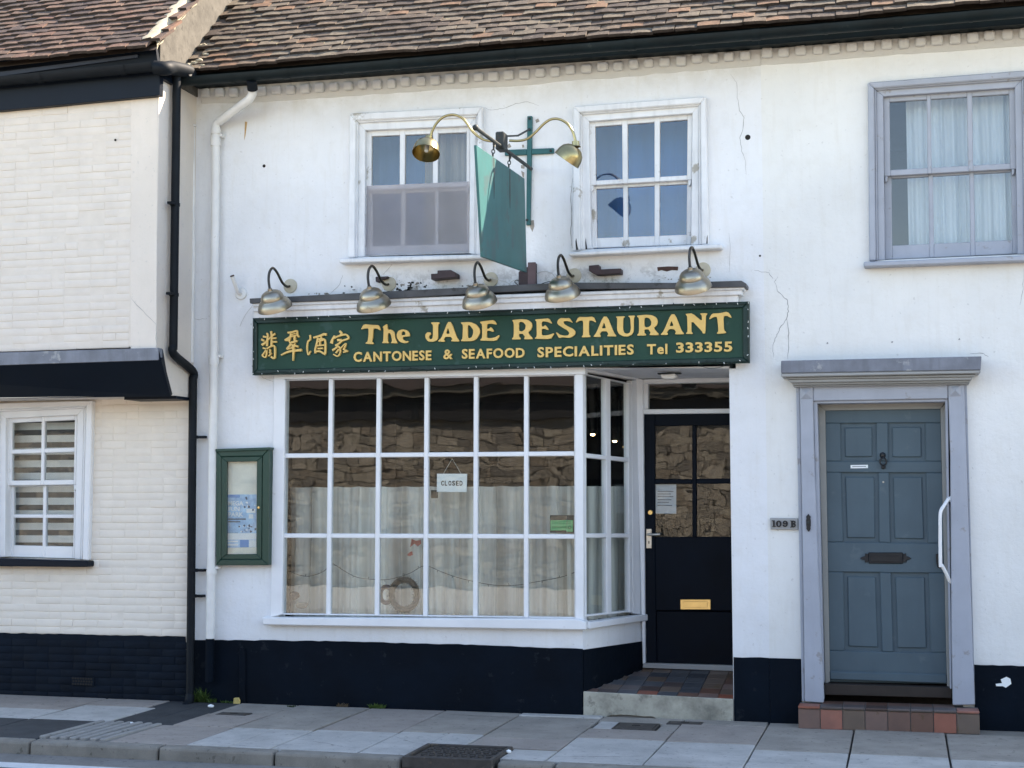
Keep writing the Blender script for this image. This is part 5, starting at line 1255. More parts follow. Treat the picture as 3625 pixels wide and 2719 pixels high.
# sign panel
pn_ = [atx(zU(845, 482), BX), atx(zU(1348, 832), BX), atx(zU(1372, 1812), BX), atx(zU(912, 1650), BX)]
hs = thing('hanging_sign', 'blank teal metal sign hanging on chains from the iron bracket', 'hanging sign', pn_[2])
prism_pts('sign_panel', pn_, Vector((-.018, 0, 0)), M['teal'], hs, .002)
def chain(top, bot, nm):
    L = (top - bot).length; n = max(3, int(L / .034)); 
    for i in range(n):
        c = top.lerp(bot, (i + .5) / n); h = L / n * .62; a = Vector((1, 0, 0)) if i % 2 else Vector((0, 1, 0))
        ring = [c + a * (.011 * math.cos(t)) + Vector((0, 0, h * math.sin(t))) for t in [k * 6.283 / 12 for k in range(12)]]
        tube('chain_link', ring, .0038, M['dark_iron'], hs, 6, True)
for pb, pt_ in ((zU(1030, 470), zU(1025, 640)), (zU(1192, 590), zU(1195, 740))):
    T_ = atx(pb, BX); B2 = atx(pt_, BX); T_.y = B2.y = (T_.y + B2.y) / 2
    tb = bi + (bo - bi) * ((T_.y - bi.y) / (bo.y - bi.y)); T_.z = tb.z - .005
    zp = pn_[1].z + (pn_[0].z - pn_[1].z) * ((T_.y - pn_[1].y) / (pn_[0].y - pn_[1].y)); T_.x = BX; B2 = Vector((BX - .009, T_.y, zp + .004))
    ring = [T_ + Vector((.002, .022 * math.cos(t), .022 * math.sin(t) - .012)) for t in [k * 6.283 / 16 for k in range(16)]]
    tube('ring', ring, .0055, M['dark_iron'], hs, 7, True); chain(T_ + Vector((0, 0, -.03)), B2, 'c')
    st = [B2 + Vector((.0105, -.006, -.01)), B2 + Vector((.0105, .006, -.01)), B2 + Vector((.0105, .010, -.22)), B2 + Vector((.0105, .0, -.30)), B2 + Vector((.0105, -.008, -.20))]
    prism_pts('rust_streak', st, Vector((-.001, 0, 0)), M['rust'], hs)
# twin lamp
LY = jb.y
tl = thing('twin_lamp', 'twin brass swan-neck lamp mounted on the sign bracket bar', 'lamp', jb)
box('junction_box', jb.x - .035, jb.x + .03, LY - .05, LY + .06, jb.z - .085, jb.z + .045, M['dark_iron'], tl, .008)
def U(x, y, dy=0): return at(zU(x, y), LY + dy)
armL = smooth_path([U(1060, 440), U(985, 440), U(900, 415), U(810, 345), U(750, 260), U(690, 195), U(600, 165), U(500, 190), U(425, 260), U(380, 345), U(370, 385)], 5)
armR = smooth_path([U(1190, 435), U(1290, 438), U(1380, 415), U(1460, 350), U(1550, 260), U(1630, 212), U(1720, 215), U(1800, 265), U(1855, 350), U(1880, 440)], 5)
for arm, s0, ax in ((armL, U(368, 380), Vector((-.22, -.30, -.93))), (armR, U(1881, 436), Vector((-.10, .05, -1.0)))):
    tube('swan_neck', arm, .0095, M['brass'], tl, 12)
for s0, axs, axd in ((U(362, 385), Vector((-.38, -.10, -.92)), Vector((.02, -.46, -.89))), (U(1881, 438), Vector((.02, 0, -1)), Vector((-.60, .08, -.79)))):
    axs.normalize(); axd.normalize()
    lathe('lamp_socket', [(.0, 0), (.012, 0), (.026, .004), (.028, .035), (.036, .044)], s0, axs, M['brass'], tl, 20)
    o = s0 + axs * .042
    prof = [(.030, .0), (.058, .012), (.082, .036), (.094, .066), (.099, .100), (.101, .116)]
    lathe('lamp_shade', prof + [(.098, .117)] + [(r - .003, h) for r, h in prof[::-1]], o, axd, M['brass'], tl, 36, 30)
    lathe('bulb', [(0, .10), (.014, .095), (.018, .07), (.013, .03)], o, axd, M['bulb'], tl, 14)

# ------------------------------------------------------------------ menu case
mc = thing('menu_case', 'dark green wall-mounted menu case with a blue poster', 'display case', at(zI(1895, 1440), 0))
Mo = [zI(1690, 540), zI(2110, 525), zI(2102, 1440), zI(1690, 1442)]; Md = [zI(1728, 590), zI(2056, 584), zI(2050, 1396), zI(1727, 1396)]; Mg = [zI(1775, 630), zI(2010, 627), zI(2008, 1352), zI(1772, 1355)]
band(Mo, Md, -.085, .0, M['case_green'], mc, .005, 'case_frame', 'TLRB')
band(lerpq(Md, Mg, .06), Mg, -.078, -.05, M['case_green'], mc, .004, 'door_frame', 'TLRB')
prism('case_top', [zI(1684, 530), zI(2116, 516), zI(2112, 538), zI(1688, 552)], -.10, 0, M['case_green'], mc, .004)
prism('backing', Mg, -.030, -.004, M['case_back'], mc)
prism('pane', Mg, -.062, -.058, M['glass_calm'], mc)
lathe('lock', [(0, -.006), (.009, -.005), (.011, 0)], at(zI(2026, 988), -.078), (0, 1, 0), M['letter_brass'], mc, 14)
po = thing('poster', 'pale blue fun park poster inside the green menu case', 'poster', at(zI(1890, 1305), -.032))
zp_ = zm(780, 1720, 150 / 957)
PQ = [zp_(140, 195), zp_(818, 195), zp_(812, 1385), zp_(150, 1400)]
prism('sheet', PQ, -.0335, -.0315, M['poster_sky'], po)
def pq(x0, y0, x1, y1, m, d=.0): prism('print_block', [zp_(x0, y0), zp_(x1, y0), zp_(x1, y1), zp_(x0, y1)], -.0345 - d, -.0340 - d, M[m], po)
pq(160, 205, 440, 265, 'poster_blue'); pq(145, 1070, 810, 1215, 'poster_white'); pq(440, 1220, 640, 1385, 'poster_blue'); pq(650, 1225, 810, 1380, 'poster_white'); pq(590, 520, 790, 610, 'poster_white'); pq(640, 640, 745, 740, 'poster_white')
pq(175, 735, 575, 768, 'paper_print'); pq(175, 795, 450, 825, 'paper_print'); pq(160, 1240, 400, 1270, 'poster_white'); pq(160, 1310, 400, 1350, 'poster_white'); pq(150, 1060, 400, 1068, 'poster_dark')
for tx, x0, y0, x1, y1 in (('MEGA', 175, 345, 520, 445), ('FUN', 180, 475, 435, 572), ('PARK', 180, 595, 520, 695)):
    text_obj('print_words', tx, [zp_(x0, y0), zp_(x1, y0), zp_(x1, y1), zp_(x0, y1)], -.0352, .0005, M['poster_white'], po, .03)
rn = random.Random(12)
for i in range(26):
    cx, cy = (rn.uniform(420, 800), rn.uniform(880, 1050)) if i < 18 else (rn.uniform(490, 790), rn.uniform(260, 600)); r = rn.uniform(14, 40)
    prism('print_figure', [zp_(cx + r * math.cos(t + rn.uniform(-.3, .3)) * rn.uniform(.5, 1), cy + r * math.sin(t) * rn.uniform(.5, 1)) for t in [k * 1.05 for k in range(6)]], -.0353 - i * .00003, -.0350 - i * .00003, M['poster_dark' if i % 3 else 'poster_white'], po)

# ------------------------------------------------------------------ pipes
wp = thing('downpipe', 'white painted downpipe with an angled swan neck beside the menu case', 'downpipe', at((731, 2400), -.06))
Yw = -.075
pts = [at(zA(1975, 690), -.30), at(zA(1978, 730), -.28), at(zA(1955, 775), -.26), at(zA(1720, 950), Yw - .01), at(zA(1690, 990), Yw), at(zA(1690, 1180), Yw)]
tube('offset_bend', smooth_path(pts[:3], 4) + smooth_path(pts[3:], 3), .034, M['white_pipe'], wp, 16)
go = at(zA(1980, 640), -.33); tube('gutter_outlet', [Vector((go.x, GYc, gzf(go.x) - .05)), at(zA(1978, 700), -.30)], .042, M['black_plastic'], wp, 16)
pa = at(zA(1690, 1160), Yw); pe = at(zI(1655, 2040), Yw)
pb_ = at(zQ(1828, 395), Yw); tube('pipe_length', [pa, at(zE(1675, 1250), Yw), at(zI(1655, 1480), Yw), pb_], .034, M['white_pipe'], wp, 16)
pc_ = at(zQ(1822, 770), Yw); tube('pipe_foot', [pb_, pc_], .034, M['black_wall'], wp, 16)
for a, b in ((zA(1690, 1010), zA(1690, 1050)), (zA(1688, 1085), zA(1688, 1145)), (zE(1675, 1255), zE(1675, 1310)), (zI(1657, 1475), zI(1657, 1510))):
    tube('collar', [at(a, Yw), at(b, Yw)], .041, M['white_pipe'], wp, 16)
for p in (zA(1690, 1060), zE(1675, 1240), zI(1660, 1460)):
    c = at(p, Yw); box('pipe_clip', c.x - .05, c.x + .05, Yw, 0, c.z - .012, c.z + .012, M['white_pipe'], wp, .003)
bp = thing('downpipe', 'black downpipe cranked under the jetty at the corner of the brick house', 'downpipe', at((668, 2480), -.05))
XB = RX + .055
Pu = atx(zA(1385, 610), XB); Pm = atx(zE(1357, 1190), XB); Yl = -.07
Pn = at(zE(1512, 1390), Yl); Pb = at(zQ(1655, 905), Yl - .01)
tube('pipe_length', [Vector((XB, Pm.y, Pu.z + .02)), Pm], .033, M['black_plastic'], bp, 16)
tube('offset_bend', smooth_path([Pm + Vector((0, 0, .03)), Pm + Vector((.0, .012, -.035)), Pn + Vector((0, -.012, .035)), Pn + Vector((0, 0, -.03))], 5), .0335, M['black_plastic'], bp, 16)
tube('pipe_length', [Pn + Vector((0, 0, -.02)), Pb], .033, M['black_plastic'], bp, 16)
tube('pipe_shoe', [Pb + Vector((0, 0, .02)), Pb + Vector((0, -.02, -.04)), Pb + Vector((-.005, -.085, -.075))], .037, M['black_plastic'], bp, 16)
tube('shoe_mouth', [Pb + Vector((-.005, -.084, -.0745)), Pb + Vector((-.0053, -.0875, -.077))], .032, M['hole'], bp, 14)
for pz_ in (Pu.lerp(Pm, .47).z, Pu.lerp(Pm, .80).z):
    yy = Pm.y; tube('pipe_clip', [Vector((XB, yy, pz_ - .012)), Vector((XB, yy, pz_ + .012))], .038, M['black_plastic'], bp, 16)
    box('clip_lug', XB - .02, XB + .02, yy - .10, yy - .02, pz_ - .010, pz_ + .010, M['black_plastic'], bp, .002)
for p in (zI(1515, 437), zI(1512, 1480), zQ(1670, 25)):
    c = at(p, Yl); tube('pipe_clip', [c + Vector((0, 0, -.013)), c + Vector((0, 0, .013))], .039, M['black_plastic'], bp, 16)
    box('clip_lug', c.x + .02, c.x + .095, Yl - .01, Yl + .05, c.z - .010, c.z + .010, M['black_plastic'], bp, .002)
# gutter end of the brick house turning into the black pipe
ga = Vector((lgx1, JY - .13, lgz(lgx1) - .03)); gb = Vector((XB, Pm.y, Pu.z + .04))
tube('gutter_elbow', smooth_path([ga, ga + Vector((.08, .03, -.005)), ga.lerp(gb, .6) + Vector((.04, 0, .02)), gb + Vector((.05, .12, .03)), Vector((RX + .10, GYc - .04, gzf(RX + .1) - .02))], 6), .055, M['black_plastic'], bp, 16)
sp_ = thing('overflow_pipe', 'thin white pipe in the corner beside the jettied house', 'pipe', at(zE(1490, 1300), -.03))
tube('pipe_length', [at(zA(1510, 990), -.03), at(zE(1512, 500), -.03), at(zE(1500, 1290), -.03)], .017, M['white_pipe'], sp_, 12)
lathe('pipe_cap', [(0, .0), (.030, 0), (.030, .012), (.018, .016)], at(zA(1510, 978), -.03), (0, 0, -1), M['white_pipe'], sp_, 14)
ps = thing('pipe_stub', 'short rusty-ended pipe stub left of the sign lamps', 'pipe stub', at(zF(120, 530), 0))
lathe('flange', [(0, -.02), (.045, -.018), (.052, -.006), (.053, 0)], at(zF(120, 530), 0), (0, 1, 0), M['white_pipe'], ps, 20)
tube('stub', [at(zF(115, 530), -.015), at(zF(95, 520), -.05), at(zF(50, 395), -.12)], .0165, M['white_pipe'], ps, 12)
tube('stub_end', [at(zF(50, 395), -.12), at(zF(47, 386), -.123)], .0172, M['rust'], ps, 12)

# ------------------------------------------------------------------ fixings left on the wall
def bracket(label, poly, y, mat, zz): return tag(prism('wall_fixing', [zz(*p) for p in poly], -y, 0, mat, None, .003), label, 'metal fixing', 'old fixings between cornice and sills')
bracket('dark maroon metal stub between second and third swan-neck lamps', [(1604, 375), (1655, 372), (1655, 348), (1760, 344), (1800, 368), (1800, 402), (1720, 408), (1606, 420)], .11, M['maroon'], zF)
bracket('dark maroon metal stub under the right upper window', [(850, 310), (928, 303), (930, 340), (1102, 332), (1102, 372), (930, 382), (905, 380), (850, 350)], .09, M['maroon'], zG)
bracket('flaking rusty strip left of the rightmost swan-neck lamp', [(1385, 322), (1470, 316), (1550, 318), (1548, 348), (1500, 345), (1460, 356), (1420, 345), (1390, 354)], .006, M['rust'], zG)
bracket('small maroon metal stub behind the second swan-neck lamp', [(1170, 398), (1268, 394), (1262, 412), (1225, 416), (1190, 440), (1172, 436)], .05, M['maroon'], zF)
bx_ = thing('cable_box', 'weathered maroon cable box under the hanging teal sign', 'cable box', at(zG(365, 490), 0))
prism('box_body', [zG(300, 358), zG(432, 285), zG(432, 490), zG(300, 492)], -.06, 0, M['maroon'], bx_, .004)
prism('box_lid', [zG(372, 285), zG(434, 283), zG(434, 470), zG(372, 474)], -.072, -.0605, paint('faded_maroon', (.11, .07, .075), .6, .2, 12), bx_, .003)
for k, pts in enumerate(([(440, 375), (500, 355), (560, 372), (585, 400)], [(440, 470), (520, 440), (590, 430)], [(300, 420), (240, 440), (215, 500)], [(300, 465), (270, 440), (290, 425), (320, 450)], [(-30, 400), (60, 400), (200, 440), (260, 480)])):
    tube('cable', smooth_path([at(zG(*p), -.02 - .01 * k) for p in pts]), .0028, M['wire_white'] if k % 2 == 0 else M['wire'], bx_, 6)
def hole(label, p, r):
    return tag(lathe('wall_hole', [(0, -.002), (r, -.002), (r * 1.05, .002)], at(p, 0), (0, 1, 0), M['hole'], None, 14), label, 'drill hole')
hole('dark drill hole high on the wall left of the windows', zA(2068, 1300), .013); hole('large dark drill hole right of the right upper window', zC(2082, 1195), .020); hole('tiny hole in the wall below the cracks, above the grey door', zH(195, 444), .008)
tag(lathe('wall_hole', [(0, -.002), (.009, -.002), (.0095, .002)], at(zA(903, 1096), JY - .012), (0, 1, 0), M['hole'], None, 14), 'small dark hole in the upper brickwork of the cream house', 'drill hole')
tag(prism('rust_mark', [zA(1918, 952), zA(1936, 955), zA(1930, 1000), zA(1922, 1060), zA(1912, 1100), zA(1916, 1010)], -.0015, .001, M['rust_stain']), 'orange rust streak on the wall by the white pipe bend', 'rust stain')
# cracks and bare patches: parts of the walls they run through
def crack(pts, z, bld, w=2.2, y=0.0):
    w *= .8
    P_ = []
    rn = random.Random(len(pts) * 7 + int(pts[0][0]))
    for a, b in zip(pts, pts[1:]):
        for k in range(4):
            t = k / 4; P_.append((a[0] + (b[0] - a[0]) * t + rn.uniform(-4, 4), a[1] + (b[1] - a[1]) * t + rn.uniform(-4, 4)))
    P_.append(pts[-1]); P_ = [z(*p) for p in P_]; n = len(P_); A, B = [], []
    for i, p in enumerate(P_):
        a = P_[max(i - 1, 0)]; b = P_[min(i + 1, n - 1)]; d = Vector((b[0] - a[0], b[1] - a[1])).normalized(); ww = w * (.25 + .75 * math.sin(math.pi * (i + .4) / (n + .2))) * rn.uniform(.6, 1.2) / 2
        A.append((p[0] - d.y * ww, p[1] + d.x * ww)); B.append((p[0] + d.y * ww, p[1] - d.x * ww))
    bm = bmesh.new(); va = [bm.verts.new(at(p, y - .0012)) for p in A]; vb = [bm.verts.new(at(p, y - .0012)) for p in B]
    for i in range(n - 1): bm.faces.new((va[i], va[i + 1], vb[i + 1], vb[i]))
    fixn(bm); obj('plaster_crack', bm, M['crack'], bld)
crack([(1930, 640), (1985, 720), (1990, 850), (2010, 960), (2050, 1020), (2040, 1120), (2015, 1200), (2030, 1320), (2060, 1400), (2070, 1520)], zC, rest, 2.4)
crack([(150, 555), (260, 575), (295, 620)], zH, town, 2.6)
crack([(330, 605), (308, 640), (330, 715), (365, 745), (408, 790), (412, 870), (400, 925), (345, 1000), (320, 1060), (290, 1130), (300, 1220)], zH, town, 3.4)
crack([(400, 925), (415, 1000), (412, 1120), (408, 1235)], zH, town, 3.2)
crack([(1800, 1190), (1890, 1190), (1940, 1215)], zH, town, 3.0)
crack([(2210, 540), (2205, 700), (2180, 820)], zH, town, 1.8)
crack([(920, 90), (1010, 120), (1120, 100), (1260, 50), (1380, 30), (1500, 75)], zU, rest, 2.0)
crack([(915, 380), (890, 460), (800, 545)], zF, rest, 1.8)
crack([(1850, 830), (1830, 1000), (1840, 1200), (1830, 1400), (1845, 1560)], zU, rest, 3.0)
crack([(1300, 300), (1230, 380)], zF, rest, 1.8)
crack([(1950, 60), (1955, 220), (1950, 360)], zG, rest, 1.6)
crack([(480, 1190), (560, 1175), (620, 1180)], zF, rest, 1.4)
crack([(2045, 1400), (2090, 1425), (2140, 1440)], zE, rest, 2)
crack([(1510, 945), (1560, 955), (1620, 945)], zE, rest, 1.6)
crack([(1025, 785), (1120, 890), (1228, 998)], zE, left, 2.4, JY - .005)
crack([(1228, 998), (1222, 1080), (1225, 1165)], zE, left, 2.4, JY - .005)
def patch(pts, z, bld, mat): 
    prism('bare_patch', [z(*p) for p in pts], -.0014, .001, M[mat], bld)
for pts in ([(1460, 220), (1490, 205), (1505, 235), (1470, 252)], [(1160, 490), (1190, 465), (1210, 500), (1180, 515)], [(1310, 690), (1350, 695), (1345, 730), (1310, 725)], [(1312, 750), (1345, 770), (1340, 825), (1325, 810)], [(1410, 1270), (1445, 1265), (1450, 1330), (1430, 1390), (1405, 1340)], [(1320, 480), (1340, 478), (1345, 505), (1325, 510)]):
    patch(pts, zU, rest, 'patch')
def blob(c, r, z, bld, mat, seed, st=1.0):
    rn = random.Random(seed); patch([(c[0] + r * st * math.cos(t) * rn.uniform(.4, 1.1), c[1] + r * math.sin(t) * rn.uniform(.4, 1.1)) for t in [k * .449 for k in range(14)]], z, bld, mat)
for i, (x, y, r, s) in enumerate(((985, 478, 9, 1), (930, 470, 6, 1.4), (1000, 500, 5, 3))): blob((x, y), r, zF, rest, 'mould', i, s)
rn = random.Random(21)
for i in range(70):                            # black mould over the lead capping, thickest right of the second lamp
    x = rn.gauss(1430, 75) if i < 42 else rn.uniform(640, 2050); y = 520 - abs(rn.gauss(0, 38)) - (x - 1250) * .055
    if i >= 42: y = 545 - (x - 640) * .045 - abs(rn.gauss(0, 14))
    blob((x, y), rn.uniform(3, 13), zF, rest, 'mould' if i % 3 else 'patch', 100 + i, rn.uniform(.8, 2.0))
for i in range(16):
    x = rn.uniform(820, 1900); blob((x, 432 - (x - 820) * .012 - abs(rn.gauss(0, 10))), rn.uniform(3, 7), zG, rest, 'patch', 300 + i, rn.uniform(1, 2.5))
for i, (x, y) in enumerate(((710, 1112), (1205, 1103), (1716, 1082))): blob((x, y), 9, zH, town, 'crack', 50 + i)
for i, (pts) in enumerate(([(746, 120), (752, 95), (760, 150), (768, 186), (750, 188)], [(822, 130), (826, 92), (832, 140), (838, 182), (824, 183)], [(1774, 90), (1780, 70), (1781, 137), (1770, 139)])):
    prism('rotten_paint', [zG(*p) for p in pts], -.0575, -.053, M['mould'], rest)

# ------------------------------------------------------------------ doorway fittings
hn = thing('house_number', 'grey plate with raised black number 109 B beside the grey surround', 'number plate', at(zO(278, 1382), 0))
prism('plate', [zO(168, 1290), zO(386, 1294), zO(388, 1384), zO(172, 1380)], -.024, 0, M['grey_dark'], hn, .003)
zn_ = zm(2700, 1800, 180 / 2212)
DG = {'1': [[(395, 525), (520, 515), (522, 770), (575, 785), (570, 802), (408, 802), (408, 785), (450, 770), (450, 560), (395, 545)]],
 '0': [[(700, 522), (770, 545), (812, 610), (818, 690), (795, 765), (740, 810), (670, 812), (610, 770), (582, 700), (582, 620), (620, 550)], [(700, 570), (738, 620), (740, 720), (700, 775), (662, 720), (660, 620)]],
 '9': [[(970, 525), (1040, 545), (1090, 600), (1095, 690), (1070, 760), (1010, 808), (930, 808), (875, 770), (870, 715), (910, 695), (950, 725), (960, 770), (1005, 740), (1020, 690), (960, 695), (890, 670), (865, 610), (900, 550)], [(970, 562), (1000, 600), (990, 645), (960, 650), (940, 610)]],
 'B': [[(1190, 530), (1340, 530), (1420, 560), (1425, 620), (1390, 665), (1440, 710), (1435, 775), (1370, 825), (1190, 828), (1190, 805), (1235, 790), (1235, 560), (1190, 550)], [(1320, 570), (1375, 590), (1375, 625), (1320, 645)], [(1320, 700), (1380, 715), (1380, 765), (1320, 780)]]}
for k_ in '109B': outline_obj('digit', [[zn_(*p) for p in lp] for lp in DG[k_]], -.032, .009, M['black_iron'], hn)
bl_ = thing('bell_push', 'ornate black iron bell plate on the left pilaster', 'bell', at(zO(468, 1395), -.075))
prism('bell_plate', [zn_(x, y) for x, y in ((1990, 228), (2030, 300), (2090, 355), (2070, 440), (2085, 500), (2090, 760), (2070, 800), (2085, 900), (2010, 1010), (1985, 1010), (1895, 890), (1905, 800), (1890, 740), (1890, 500), (1905, 430), (1880, 355), (1945, 290))], -.088, -.074, M['black_iron'], bl_, .003)
lathe('bell_button', [(0, -.010), (.009, -.008), (.012, 0)], at(zn_(1988, 620), -.088), (0, 1, 0), M['dark_iron'], bl_, 16)
gr_ = thing('grab_rail', 'white curved grab rail at the right of the blue-grey door', 'grab rail', at(zP(1575, 200), -.03))
rp = smooth_path([at(zO(1562, 1145), -.05), at(zO(1530, 1195), -.09), at(zO(1503, 1250), -.12), at(zO(1500, 1400), -.125), at(zO(1503, 1659), -.125), at(zP(1512, 70), -.12), at(zP(1545, 130), -.09), at(zP(1574, 195), -.05)], 5)
tube('rail', rp, .0125, M['white_wood'], gr_, 12)
for p in (at(zO(1562, 1145), -.05), at(zP(1574, 195), -.05)):
    tube('rail_foot', [p, p + Vector((.02, .012, 0))], [.013, .024], M['white_wood'], gr_, 12)
fl_ = thing('porch_light', 'small white and grey porch light fixed under the sign', 'porch light', at(zM(920, 150), .3))
Yf = .32
c = at(zM(925, 155), Yf); box('mount', c.x - .06, c.x + .07, Yf - .05, Yf + .05, c.z + .01, zs0 - .0, M['grey_dark'], fl_, .004)
prism('diffuser', [zM(855, 168), zM(975, 160), zM(985, 185), zM(960, 200), zM(870, 200)], Yf - .08, Yf + .06, M['white_pipe'], fl_, .008)
prism('arm', [zM(835, 155), zM(1015, 152), zM(1015, 163), zM(835, 166)], Yf - .04, Yf + .02, M['dark_iron'], fl_, .002)
nt = thing('door_notice', 'pale paper notice taped inside the glass of the black door', 'notice', at(zM(900, 1255), DY + .012))
prism('sheet', [zM(818, 1028), zM(982, 1028), zM(982, 1258), zM(818, 1256)], DY + .0105, DY + .0115, M['paper'], nt)
for y in (1080, 1100, 1120, 1145, 1165, 1190): prism('print_line', dq(835, y, 960 - (y * 7 % 40), y + 7), DY + .0098, DY + .0103, M['paper_print'], nt)
tag(prism('torn_paper', [zP(1935, 1000), zP(1985, 995), zP(1975, 965), zP(2020, 945), zP(2050, 960), zP(2058, 1000), zP(2015, 1030), zP(1990, 1018), zP(1940, 1018)], -.018, -.0142, M['card']), 'scrap of torn white paper stuck on the black plinth', 'paper scrap')

# ------------------------------------------------------------------ behind the shop window
zc_ = at((1400, 1722), .30).z; zcb = at((1400, 2185), .30).z
def cx(px, y=.30): return at((px, 1800), y).x
curtain('net_curtain', 'gathered cream net curtain across the lower shop window', (cx(1024), .30), (cx(2040), .30), zc_, zcb - .05, .050, 12, M['curtain'], n=340, sag=.006)
e0 = A_ + back * .12; e1 = B_ + back * .12
curtain('net_curtain', 'cream net curtain inside the splayed side of the shop window', (e0.x, e0.y), (e1.x, e1.y), zc_ - .005, zcb, .018, 5, M['curtain'], n=60)
box('display_shelf', -5.0, -2.4, .06, .28, zcb - .10, zcb - .02, M['white_wood'], rest)
Yg = .056
cs = thing('closed_sign', 'white CLOSED sign hanging by a string in the shop window', 'sign', at(zJ(1720, 1135), Yg))
prism('sign_card', [zJ(1590, 976), zJ(1852, 976), zJ(1848, 1136), zJ(1588, 1134)], Yg, Yg + .006, M['card'], cs, .001)
for k_, ch in enumerate('CLOSED'):
    x_ = 1625 + k_ * 32.3; text_obj('print_letter', ch, [zJ(x_, 1037), zJ(x_ + (25 if ch != 'L' else 21), 1037), zJ(x_ + (25 if ch != 'L' else 21), 1080), zJ(x_, 1080)], Yg - .0022, .002, M['ink'], cs, .03)
for a in ((1640, 985), (1805, 985)): tube('string', [at(zJ(*a), Yg + .003), at(zJ(1722, 846), Yg + .003)], .0018, M['wire_white'], cs, 5)
tag(prism('window_sensor', [zJ(1535, 1120), zJ(1592, 1118), zJ(1590, 1190), zJ(1538, 1190)], .06, .09, M['notice_black'], None, .004), 'small black box on the glass beside the CLOSED sign', 'sensor')
gs = thing('rating_sticker', 'green and black food rating sticker in the shop window corner', 'sticker', at((2000, 1888), .05))
zg_ = zm(1960, 1800, 100 / 1659)
prism('sticker_base', [(1947, 1824), zg_(1185, 400), zg_(1185, 1440), (1947, 1886)], .05, .052, M['notice_black'], gs)
prism('sticker_band', [(1949, 1842), zg_(1130, 690), zg_(1125, 1300), zg_(1120, 1370), zg_(760, 1370), zg_(740, 1285), (1949, 1878)], .0488, .0497, M['notice_green'], gs)
for y in (760, 870, 1040, 1110): prism('print_line', [(1953, 1800 + y * .0603), zg_(820 if y > 1000 else 1000, y), zg_(820 if y > 1000 else 1000, y + 55), (1953, 1800 + (y + 55) * .0603)], .0480, .0486, paint('sticker_print', (.05, .26, .10), .5), gs)
rc = at(zg_(945, 1115), .0478); rg = [rc + Vector((.0095 * math.cos(t), 0, .011 * math.sin(t))) for t in [k * 6.283 / 14 for k in range(14)]]
tube('rating_ring', rg, .0022, M['notice_dark'], gs, 5, True)
# wreath
wr = thing('tinsel_wreath', 'dark glittery tinsel wreath leaning behind the lower shop panes', 'wreath', at(zL(1060, 850), .12))
wc = at(zL(1065, 715), .085); rn = random.Random(6)
core = [wc + Vector((.105 * math.cos(t), .01, .115 * math.sin(t))) for t in [k * 6.283 / 28 for k in range(28)]]
tube('wreath_core', core, .024, paint('wreath_green', (.012, .02, .02), .6), wr, 8, True)
bm = bmesh.new()
for i in range(1500):
    t = rn.uniform(0, 6.283); c = wc + Vector((.105 * math.cos(t), 0, .115 * math.sin(t))); d = Vector((rn.gauss(0, 1), rn.gauss(0, .7), rn.gauss(0, 1))).normalized(); s = Vector((rn.gauss(0, 1), rn.gauss(0, 1), rn.gauss(0, 1))).normalized() * .0022
    a = c + d * .012; b = c + d * rn.uniform(.026, .042)
    bm.faces.new([bm.verts.new(v) for v in (a + s, b + s * .4, b - s * .4, a - s)])
kind(obj('tinsel', bm, paint('tinsel', (.10, .13, .13), .3, .7, 60, metal=.6), wr), 'stuff')
w2 = thing('tinsel_wreath', 'small bluish tinsel ring tucked left of the larger wreath', 'wreath', at(zL(940, 770), .16))
tube('wreath_core', [at(zL(940, 715), .10) + Vector((.05 * math.cos(t), 0, .062 * math.sin(t))) for t in [k * 6.283 / 20 for k in range(20)]], .018, paint('wreath_blue', (.012, .022, .05), .4, .4, 40), w2, 8, True)
def rock(label, px, Y, s, mat, seed):
    p = at(px, Y); rn = random.Random(seed); bm = bmesh.new(); bmesh.ops.create_icosphere(bm, subdivisions=3, radius=1.0, matrix=Matrix.Translation(p) @ Matrix.Diagonal((*s, 1)))
    from mathutils import noise
    for v in bm.verts: v.co += (v.co - p) * .45 * noise.noise(v.co * 22 + Vector((seed, 0, 0)))
    return tag(obj('ornamental_rock', bm, mat, None, True), label, 'rock')
rock('pale lumpy stone on the window shelf at bottom left', zL(335, 790), .13, (.052, .04, .024), paint('pale_rock', (.30, .25, .20), .9, .3, 30, .6, 60, .01), 3)
rock('dark brown craggy stone behind the pale one at bottom left', zL(290, 720), .17, (.036, .03, .034), paint('dark_rock', (.07, .05, .045), .9, .3, 30, .6, 60, .01), 9)
fw = thing('window_fairy_lights', 'dark fairy light cable looped along the lower shop panes', 'fairy lights', at(zL(1000, 620), .10))
ps_ = [(205, 520), (290, 565), (390, 583), (500, 545), (545, 490), (640, 545), (730, 590), (840, 605), (960, 605), (1100, 565), (1190, 515), (1240, 512), (1330, 550), (1440, 590), (1560, 620), (1700, 645), (1850, 648), (1960, 632), (2080, 610), (2200, 585), (2320, 540)]
path = smooth_path([at(zL(*p), .10) for p in ps_], 4); tube('cable', path, .0022, M['wire'], fw, 5)
bm = bmesh.new()
for i in range(3, len(path), 4): tube_bm([path[i], path[i] + Vector((rn.uniform(-.006, .006), -.004, rn.choice((-.016, .016))))], .0022, 5, bm)
kind(obj('bulb_stems', bm, M['wire'], fw), 'stuff')
# red hanging ornament
ro = thing('red_ornament', 'small shiny red paper ornament hanging in the shop window', 'ornament', at(zL(1130, 440), .12))
RO = paint('red_foil', (.38, .09, .08), .35, .5, 60)
for k, pts in enumerate(([(1120, 318), (1150, 330), (1185, 325), (1188, 350), (1165, 372), (1140, 352), (1108, 378), (1115, 345)], [(1092, 425), (1110, 410), (1125, 405), (1128, 432), (1108, 440), (1088, 436)])):
    prism('foil_piece', [zL(*p) for p in pts], .12 + .01 * k, .125 + .01 * k, RO, ro, .001)
